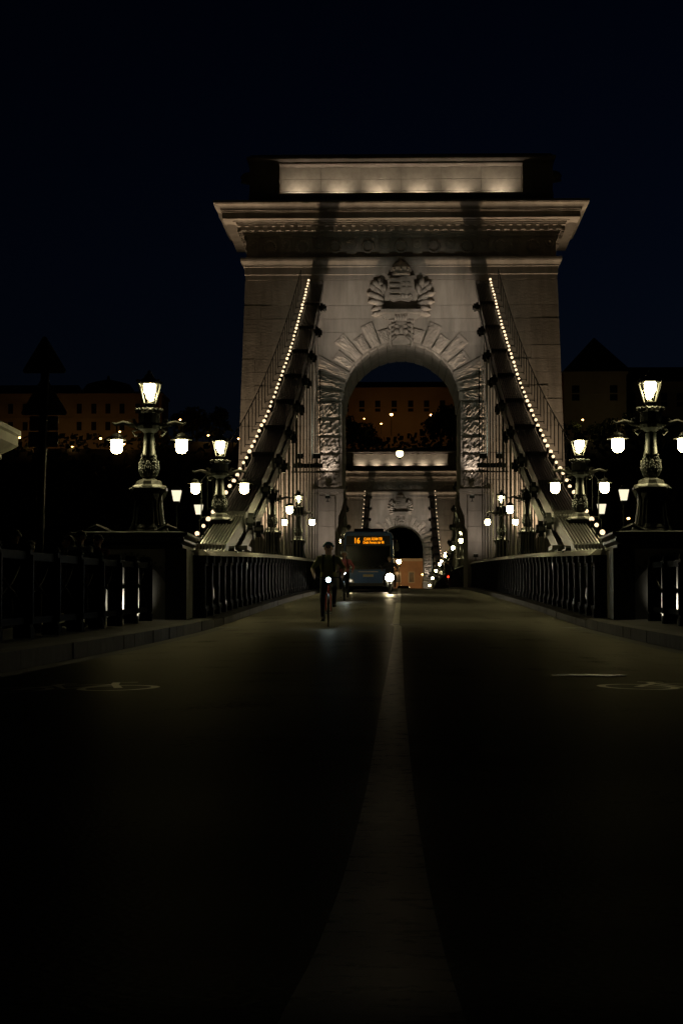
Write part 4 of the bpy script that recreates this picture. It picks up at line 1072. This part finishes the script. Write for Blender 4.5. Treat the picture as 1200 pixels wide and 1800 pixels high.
ped(53, 38.8, (.6, -.8), 'pedestrian in beige beside the sign post behind the left railing', dict(top='beige_cloth', leg='black_cloth', shoe='beige_cloth'), hgt=.93)

# ------------------------------------------------------------------ motorcycle, rider
def wheel(mb, x, y, z, r, wd):
    mb.tube([(x - wd / 2, y, z), (x - wd / 2 + .01, y, z), (x + wd / 2 - .01, y, z), (x + wd / 2, y, z)], [r * .9, r, r, r * .9], 20)
ym = 95.0; xm = -.46; zm = zr(ym) + crown(xm)
th = thing('motorcycle', 'motorcycle with one glaring headlight near the centre line', 'motorcycle', (xm, ym, zm), 0)
for y in (-.72, .68):
    m = MB(); wheel(m, 0, y, .31, .31, .13); wl = m.build('wheel', 'rubber', th); MB().tube([(-.08, y, .31), (.08, y, .31)], .17, 14).build('rim', 'steel', wl)
MB().sphere((0, -.15, .78), .3, 14, 10, (.6, 1.1, .7)).build('tank', 'car_paint', th, smooth=True)
MB().box(-.16, .16, -.35, .4, .35, .65).build('engine', 'steel', th)
MB().sphere((0, .45, .82), .28, 12, 8, (.6, 1.4, .3)).build('seat', 'black_plastic', th, smooth=True)
fk = MB()
for q in (-.1, .1): fk.tube([(q, -.72, .31), (q, -.5, .95)], .03, 8)
fk.build('fork', 'steel', th)
MB().tube([(-.4, -.38, 1.08), (-.15, -.45, 1.03), (.15, -.45, 1.03), (.4, -.38, 1.08)], .02, 8).build('handlebar', 'black_plastic', th)
for q in (-1, 1): MB().tube([(q * .33, -.42, 1.07), (q * .42, -.45, 1.25)], .012, 5).sphere((q * .44, -.45, 1.27), .07, 8, 6, (1, .3, .7)).build('mirror', 'black_plastic', th)
MB().prism_yz([(-.62, .85), (-.66, .62), (-.5, .55), (-.4, .95), (-.46, 1.2)], -.2, .2).build('fairing', 'car_paint', th)
hl = MB().tube([(0, -.68, .74), (0, -.58, .74)], .21, 14).build('headlight', 'black_plastic', th)
MB().sphere((0, -.69, .74), .19, 14, 8, (1, .3, 1)).build('lens', 'headlight', hl)
li = light('SPOT', th, (0, -.75, .74), 800, (1, .85, .6), spot_size=R(60), spot_blend=.9, shadow_soft_size=.08); aim(li, (0, 0, .74), (0, -5, -.2))
Jm = rider_pose('L'); Jm.update(pelvis=(0, .32, .98), chest=(0, .14, 1.3), neck=(0, .08, 1.46), head=(0, .04, 1.6), shL=(-.2, .1, 1.4), shR=(.2, .1, 1.4), elL=(-.36, -.06, 1.2), elR=(.36, -.06, 1.2), wrL=(-.36, -.28, 1.1), wrR=(.36, -.28, 1.1), hipL=(-.1, .3, .92), hipR=(.1, .3, .92),
    knL=(-.26, -.12, .78), knR=(.26, -.12, .78), anL=(-.24, .18, .38), anR=(.24, .18, .38), toeL=(-.25, .02, .32), toeR=(.25, .02, .32))
person('helmeted motorcycle rider in black sitting behind the glaring headlight', (xm, ym, zm), 0, Jm, dict(top='black_cloth', leg='black_cloth', shoe='black_cloth'), 'riders', 'black_plastic', .018, 1.0, True)

# ------------------------------------------------------------------ city bus
yb = 104.0; xb = -1.60; zb = zr(yb) + crown(xb)
bus = thing('city_bus', 'blue city bus with glowing amber route display coming out of the arch', 'bus', (xb, yb, zb), 0)
def rbox(hw, y0, y1, z0, z1, r, taper=0.0, n=5):
    pts = []
    for (cx, cz, a0) in ((hw - r, z1 - r, 0), (-hw + r, z1 - r, 90), (-hw + .08, z0 + .08, 180), (hw - .08, z0 + .08, 270)):
        rr = r if cz > (z0 + z1) / 2 else .08
        for k in range(n + 1):
            a = R(a0 + 90 * k / n); pts.append((cx + rr * math.cos(a), cz + rr * math.sin(a)))
    return pts
bp = rbox(1.26, 0, 12, .32, 3.1, .28)
bd = MB(); N = len(bp)
secs = [(0.0, .955), (.05, .985), (.22, 1.0), (11.8, 1.0), (12, .97)]
for (y, k) in secs: bd.v += [(x * k, y, (z - 1.6) * k + 1.6) for x, z in bp]
for i in range(len(secs) - 1):
    for k in range(N): bd.f.append((i * N + k, i * N + (k + 1) % N, (i + 1) * N + (k + 1) % N, (i + 1) * N + k)); bd.m.append(0)
bd.f += [tuple(range(N)), tuple(range((len(secs) - 1) * N + N - 1, (len(secs) - 1) * N - 1, -1))]; bd.m += [0, 0]
bd.build('body', 'bus_blue', bus)
MB().prism_xz([(-1.14, 1.15), (1.14, 1.15), (1.16, 2.4), (-1.16, 2.4)], -.03, .0).build('windscreen_surround', 'black_plastic', bus)
MB().prism_xz([(-1.08, 1.2), (1.08, 1.2), (1.1, 2.34), (-1.1, 2.34)], -.045, -.032).build('windscreen', 'dark_glass', bus)
dsp = MB().prism_xz([(-1.12, 2.42), (1.12, 2.42), (1.1, 2.86), (-1.1, 2.86)], -.035, .0).build('display_box', 'black_plastic', bus)
def text(body, size, loc, parent, mat, name='display_text', wd=None):
    cu = bpy.data.curves.new('t', 'FONT'); cu.body = body; cu.size = size; cu.extrude = .003; cu.offset = size * .012
    to = bpy.data.objects.new('t', cu); C.objects.link(to); dg = bpy.context.evaluated_depsgraph_get(); dg.update()
    me = bpy.data.meshes.new_from_object(to.evaluated_get(dg)); bpy.data.objects.remove(to)
    me.materials.clear(); me.materials.append(MATS[mat]); me.name = name
    o = obj(name, me, parent, loc, (PI / 2, 0, 0))
    if wd:
        xsx = [v.co.x for v in me.vertices]; o.scale.x = wd / (max(xsx) - min(xsx))
    return o
text('16', .40, (-.74, -.042, 2.485), dsp, 'amber', wd=.26)
text('CLARK ÁDÁM TÉR', .19, (-.22, -.042, 2.635), dsp, 'amber', wd=.94)
text('Deák Ferenc tér M', .19, (-.26, -.042, 2.465), dsp, 'amber', wd=1.04)
for q in (-1, 1):
    MB().tube([(q * .7 - .5, -.06, 1.24), (q * .7 + .1, -.06, 1.5)], .012, 5).build('wiper', 'black_plastic', bus)
    mr = MB().tube([(q * 1.2, .02, 2.7), (q * 1.45, -.22, 2.66), (q * 1.45, -.24, 2.45)], .03, 6).build('mirror_arm', 'black_plastic', bus)
    MB().box(q * 1.45 - .11, q * 1.45 + .11, -.3, -.2, 2.05, 2.48).build('mirror', 'black_plastic', mr)
    hl = MB().prism_xz([(q * 1.12, .50), (q * .72, .48), (q * .76, .66), (q * 1.12, .74)][::-q], -.03, .0).build('headlight', 'steel', bus)
    MB().sphere((q * .9, -.04, .58), .075, 12, 8, (1.2, .4, .8)).build('lens', 'bus_headlight', hl)
    li = light('SPOT', bus, (q * .9, -.15, .58), 160, (1, .88, .66), spot_size=R(75), spot_blend=.9, shadow_soft_size=.08); aim(li, (0, 0, .58), (0, -3, -.4))
MB().box(-1.2, 1.2, -.05, .02, .3, .46).build('bumper', 'black_plastic', bus)
MB().box(-.26, .26, -.03, .0, .78, .9).build('number_plate', 'plate', bus)
MB().box(-.5, .5, -.03, .0, 1.02, 1.06).build('trim_strip', 'steel', bus)
MB().prism_yz([(1.2, 3.08), (1.5, 3.3), (4.0, 3.3), (4.3, 3.08)], -.75, .75).build('roof_unit', 'black_plastic', bus)
for y in (2.4, 8.6):
    for q in (-1, 1):
        m = MB(); wheel(m, q * 1.1, y, .48, .48, .28); m.build('wheel', 'rubber', bus)
for k in range(6):
    for q in (-1, 1): MB().box(*sorted((q * 1.262, q * 1.27)), .6 + k * 1.8, 2.2 + k * 1.8, 1.4, 2.5).build('side_window', 'dark_glass', bus)

# ------------------------------------------------------------------ dark car beyond the crest
yc = 258.0; xc = .42; zc = zr(yc) + crown(xc)
car = thing('parked_car', 'dark car just showing over the crest of the road beyond the motorcycle', 'car', (xc, yc, zc), 0)
pr = [(0, .3), (0, .62), (.12, .78), (1.1, .92), (1.75, 1.4), (3.0, 1.45), (3.9, 1.0), (4.3, .95), (4.35, .35)]
cb = MB(); n = len(pr)
for x, k in ((-.88, .9), (-.8, 1.0), (.8, 1.0), (.88, .9)): cb.v += [(x * (1 if z < 1 else .84), y, .3 + (z - .3) * k) for y, z in pr]
for i in range(3):
    for k in range(n): cb.f.append((i * n + k, i * n + (k + 1) % n, (i + 1) * n + (k + 1) % n, (i + 1) * n + k)); cb.m.append(0)
cb.f += [tuple(range(n)), tuple(range(4 * n - 1, 3 * n - 1, -1))]; cb.m += [0, 0]
cb.build('body', 'car_paint', car)
MB().add([(-.62, 1.14, .97), (.62, 1.14, .97), (.56, 1.72, 1.40), (-.56, 1.72, 1.40)], [(0, 1, 2, 3)]).build('windscreen', 'dark_glass', car)
for y in (.85, 3.45):
    for q in (-1, 1): m = MB(); wheel(m, q * .8, y, .32, .32, .2); m.build('wheel', 'rubber', car)
for q in (-1, 1): MB().sphere((q * .66, 0.02, .66), .1, 10, 6, (1.3, .5, .7)).build('headlight', 'frost_glow', car)

# ------------------------------------------------------------------ castle hill, buildings and trees behind
def hill_z(x, y):
    t = max(0, min(1, (y - 505) / 75)); t = t * t * (3 - 2 * t)
    side = 1.0 - .25 * max(0, min(1, (abs(x + 20) - 140) / 200))
    return 51 * t * side + 1.2 * math.sin(x * .07 + y * .03) * t + .8 * math.sin(x * .19) * t
hm = MB(); NX, NY = 70, 24
for j in range(NY + 1):
    for i in range(NX + 1):
        x = -420 + 840 * i / NX; y = 500 + 300 * j / NY; hm.v.append((x, y, hill_z(x, y)))
for j in range(NY):
    for i in range(NX):
        a = j * (NX + 1) + i; hm.f.append((a, a + 1, a + NX + 2, a + NX + 1)); hm.m.append(0)
tag(hm.build('castle_hill', 'hill_soil', smooth=True), kind='structure')
SC = 620.0
def PX(x): return (x - VX) * SC / F
def PZ(y): return (VY - y) * SC / F + EYE
def building(label, x0, x1, ytop, ybot, wins, facade='facade', roof=None, depth=18, y_off=0, cornice=True):
    th = thing('palace_building', label, 'building', (PX((x0 + x1) / 2), SC + y_off, 0), 0, 'buildings on the hill')
    c = PX((x0 + x1) / 2); hw = (PX(x1) - PX(x0)) / 2; z0, z1 = PZ(ybot), PZ(ytop)
    MB().box(-hw, hw, 0, depth, z0 - 12, z1).build('wall', facade, th)
    if cornice: MB().box(-hw - .5, hw + .5, -.6, depth, z1, z1 + .7).build('cornice', facade, th)
    if cornice: MB().box(-hw - .1, hw + .1, -.25, .2, (z0 + z1) / 2 - .2, (z0 + z1) / 2 + .2).build('string_course', facade, th)
    for (wx, wy, ww, wh) in wins:
        X, Z = PX(wx) - c, PZ(wy)
        f = MB().box(X - ww / 2 - .25, X + ww / 2 + .25, -.18, .1, Z - wh / 2 - .25, Z + wh / 2 + .25).build('window', facade, th)
        MB().box(X - ww / 2, X + ww / 2, -.22, -.17, Z - wh / 2, Z + wh / 2).build('pane', 'window_dark', f)
    if roof:
        for (kind, a, b, yr, w2) in roof:
            xa, xb2 = PX(a) - c, PX(b) - c; zt = PZ(yr)
            if kind == 'hip':
                cx = (xa + xb2) / 2; h2 = (xb2 - xa) / 2
                MB().frustum((cx, depth / 2), h2 + .4, depth / 2 + .4, z1 + .7, h2 * w2, .4, zt).build('roof', 'roof_dark', th)
            if kind == 'dome':
                cx = (xa + xb2) / 2; h2 = (xb2 - xa) / 2
                MB().lathe([(h2, z1 + .7), (h2 * .98, z1 + .7 + (zt - z1) * .3), (h2 * .8, z1 + .7 + (zt - z1) * .62), (h2 * .45, z1 + (zt - z1) * .88), (.5, zt), (.3, zt + 1.2)], 20, (cx, depth / 2)).build('dome', 'roof_dark', th)
    return th
W = [(x, 716, 1.5, 3.0) for x in (14, 40, 66, 92, 136, 162, 187, 212, 240, 262)] + [(x, 747, 1.5, 2.6) for x in (14, 40, 66, 92, 136, 162, 187, 212)]
building('long dim palace with small dome on the hill at the left', -40, 282, 693, 772, W, 'facade', [('hip', -40, 135, 668, .9), ('hip', 225, 282, 680, .8), ('dome', 132, 228, 658, 0)])
building('orange-lit palace wing on the hill seen through the tower arch', 560, 850, 684, 748, [(x, 713, 1.6, 3.4) for x in (580, 608, 636, 664, 693, 722, 750, 778, 806, 834)], 'facade', [('hip', 560, 850, 664, .92)])
building('pale gabled building with steep hipped roof on the hill at the right', 985, 1092, 667, 735, [(1070, 700, 2.2, 4.5), (1005, 700, 2.2, 4.5)], 'facade', [('hip', 985, 1100, 597, .02)], depth=20, y_off=-14)
building('long dark-roofed hall on the hill at the right edge', 1092, 1290, 674, 735, [(x, 702, 2.0, 4.2) for x in (1112, 1140, 1168, 1196, 1224)], 'facade', [('hip', 1092, 1290, 638, .95)], y_off=2)
building('small lit house gable on the slope just left of the nearer tower', 268, 292, 690, 745, [(280, 715, 1.2, 2.2)], 'facade_brick', [('hip', 268, 292, 682, .1)], depth=8, y_off=-30, cornice=False)
# retaining wall and house at the far bridgehead
fb = thing('brick_house', 'orange brick building seen through the far tower arch', 'building', (-2, 468, 0))
MB().box(-16, 9.5, 0, 10, 0, 14.5).build('wall', 'facade_brick', fb); MB().box(-16.3, 9.8, -.4, 10, 14.5, 15.1).build('cornice', 'facade', fb)
MB().box(-16.1, 9.6, -.2, .2, 7.2, 7.6).build('string_course', 'facade', fb)
for k in range(8):
    for z in (4.5, 10.8):
        x = -14 + 3.1 * k; f = MB().box(x - .75, x + .75, -.12, .1, z - 1.3, z + 1.3).build('window', 'facade', fb); MB().box(x - .55, x + .55, -.16, -.11, z - 1.1, z + 1.1).build('pane', 'window_dark', f)
# street lamps on the hill and at the bridgehead
sl_post = MB().tube([(0, 0, -6), (0, 0, .3)], .1, 6).mesh('post', 'iron')
sl_cap = MB().lathe([(.6, .25), (.3, .5), (.05, .6)], 10).mesh('cap', 'iron')
sl_globe = MB().sphere((0, 0, 0), .42, 10, 8, (1, 1, .7)).mesh('globe', 'sodium', True)
def hill_lamp(x, y, d, power, label, scl=1.0, col=(1, .42, .1)):
    X = (x - VX) * d / F; Z = (VY - y) * d / F + EYE
    o = thing('hill_lamp', label, 'street lamp', (X, d, Z), 0, 'orange lamps on the hill', scl)
    obj('post', sl_post, o); obj('cap', sl_cap, o); obj('globe', sl_globe, o)
    if power: light('POINT', o, (0, 0, -.6), power, col, shadow_soft_size=.4)
HL = [(30, 767, 1), (56, 780, 0), (104, 767, 1), (124, 783, 0), (174, 769, 1), (208, 757, 0), (216, 779, 0), (242, 762, 1), (355, 762, 0), (365, 764, 0), (315, 736, 0), (418, 770, 0)]
for i, (x, y, p) in enumerate(HL):
    hill_lamp(x, y, 606 if p else 575, 140 if p else 0, f'orange street lamp on the left hillside, {["first","second","third","fourth","fifth","sixth","seventh","eighth","ninth","tenth","eleventh","last"][i]} counting from the left', .8 if p else .62)
hill_lamp(688, 728, 606, 170, 'orange street lamp below the palace wing, left of two inside the arch', 1.05, (1, .3, .03))
hill_lamp(758, 729, 606, 130, 'orange street lamp below the palace wing, right of two inside the arch', .9, (1, .3, .03))
hill_lamp(670, 744, 590, 0, 'tiny lamp low on the slope inside the arch', .5)
hill_lamp(640, 735, 608, 90, 'orange street lamp hidden behind slope trees inside the arch', .4, (1, .3, .03))
hill_lamp(1024, 738, 580, 220, 'small pale lamp on the right slope beside the nearer tower', .6, (1, .75, .3))
hill_lamp(1088, 741, 590, 110, 'small dim lamp below the pale gabled building', .4, (1, .75, .3))
hill_lamp(1103, 912, 300, 0, 'small white riverside lamp beyond the right foreground lamp', .5)
o = thing('square_lamp', 'round lit lamp in front of the brick building beyond the far arch', 'street lamp', ((701 - VX) * 455 / F, 455, (VY - 987) * 455 / F + EYE), 0)
obj('post', sl_post, o, scl=(1, 1, 2.2)); obj('cap', sl_cap, o); MB().sphere((0, 0, 0), .5, 12, 8).build('globe', 'lamp_glow', o); light('POINT', o, (0, 0, -1), 2000, (1, .55, .22), shadow_soft_size=.5)
hill_lamp(742, 1010, 452, 800, 'orange street lamp at the right end of the brick building', .5, (1, .45, .12))

# trees: trunk, limbs, crown of leaf-clump faces
def tree_meshes(seed, wd, ht, n=900):
    r = random.Random(seed); tr = MB(); tr.tube([(0, 0, -2), (.1, 0, ht * .3), (0, .1, ht * .75)], [.35, .25, .08], 7)
    ends = []
    for k in range(7):
        a = r.uniform(0, 2 * PI); z = ht * r.uniform(.25, .6); e = (wd * .6 * math.cos(a), wd * .6 * math.sin(a), z + ht * r.uniform(.12, .35)); tr.tube([(0, 0, z), e], [.14, .04], 5); ends.append(e)
    cr = MB(); cl = [(0, 0, ht * .7)] + ends + [(r.uniform(-.6, .6) * wd, r.uniform(-.6, .6) * wd, ht * r.uniform(.45, .95)) for _ in range(6)]
    for k in range(n):
        c = r.choice(cl); rr = wd * .42; v = Vector((r.gauss(0, 1), r.gauss(0, 1), r.gauss(0, 1))).normalized() * rr * r.random() ** .4
        p = Vector(c) + Vector((v.x, v.y, v.z * .85)); s = r.uniform(.3, .65); u = Vector((r.gauss(0, 1), r.gauss(0, 1), r.gauss(0, 1))).normalized(); t = u.orthogonal().normalized()
        b = u.cross(t); cr.add([p + t * s, p + b * s * .6, p - t * s, p - b * s * .6], [(0, 1, 2, 3)])
    return tr.mesh('trunk', 'bark'), cr.mesh('crown', 'leaf')
TV = [tree_meshes(k, w_, h_) for k, (w_, h_) in enumerate(((4.2, 9.5), (3.4, 11), (5.2, 8.5)))]
NT = 0
def tree(x, ybase, d, k, s, label):
    X = (x - VX) * d / F; o = thing('tree', label, 'tree', (X, d, hill_z(X, d) if d > 505 else 0), rnd.uniform(0, 6), 'trees on the hillside', s)
    obj('trunk', TV[k][0], o); obj('crown', TV[k][1], o)
tree(775, 730, 596, 2, 1.25, 'dark round tree against the orange palace wing, right of two lamps')
tree(620, 735, 597, 1, 1.1, 'dark tall tree against the left end of the orange palace wing')
tree(655, 745, 590, 0, .6, 'small dark tree below the orange palace wing')
tree(800, 735, 592, 0, 1.2, 'dark tree at the right rim of the arch on the slope')
tree(1060, 730, 590, 2, 1.0, 'dark tree below the pale gabled building')
tree(1118, 730, 588, 0, 1.0, 'dark tree below the long dark-roofed hall')
tree(1010, 740, 584, 1, .6, 'low dark tree close to the right side of the nearer tower')
tree(1160, 735, 586, 2, 1.1, 'dark broad tree behind the right foreground lamp')
tree(345, 745, 588, 2, 1.1, 'dark broad tree on the slope left of the nearer tower')
tree(320, 745, 592, 0, 1.0, 'dark tree beside the small lit house gable')
tree(385, 748, 586, 1, 1.0, 'dark tall tree nearest to the left side of the nearer tower')
tree(634, 735, 598, 2, 1.15, 'dark spreading tree left of the lamps inside the arch')
tree(792, 735, 598, 1, 1.25, 'dark tall tree close to the right jamb inside the arch')
# wooded slope: one mass
r = random.Random(11); wm = MB()
for k in range(9000):
    x = r.uniform(-190, 190); y = r.uniform(512, 586); z = hill_z(x, y) + r.uniform(.0, 4.0)
    p = Vector((x, y, z)); s = r.uniform(.5, 1.3); u = Vector((r.gauss(0, 1), r.gauss(0, 1), r.gauss(0, 1))).normalized(); t = u.orthogonal().normalized(); b = u.cross(t)
    wm.add([p + t * s, p + b * s * .7, p - t * s, p - b * s * .7], [(0, 1, 2, 3)])
tag(wm.build('wooded_slope', 'leaf'), 'dark mass of shrubs covering the castle hillside', 'shrubs', kind='stuff')
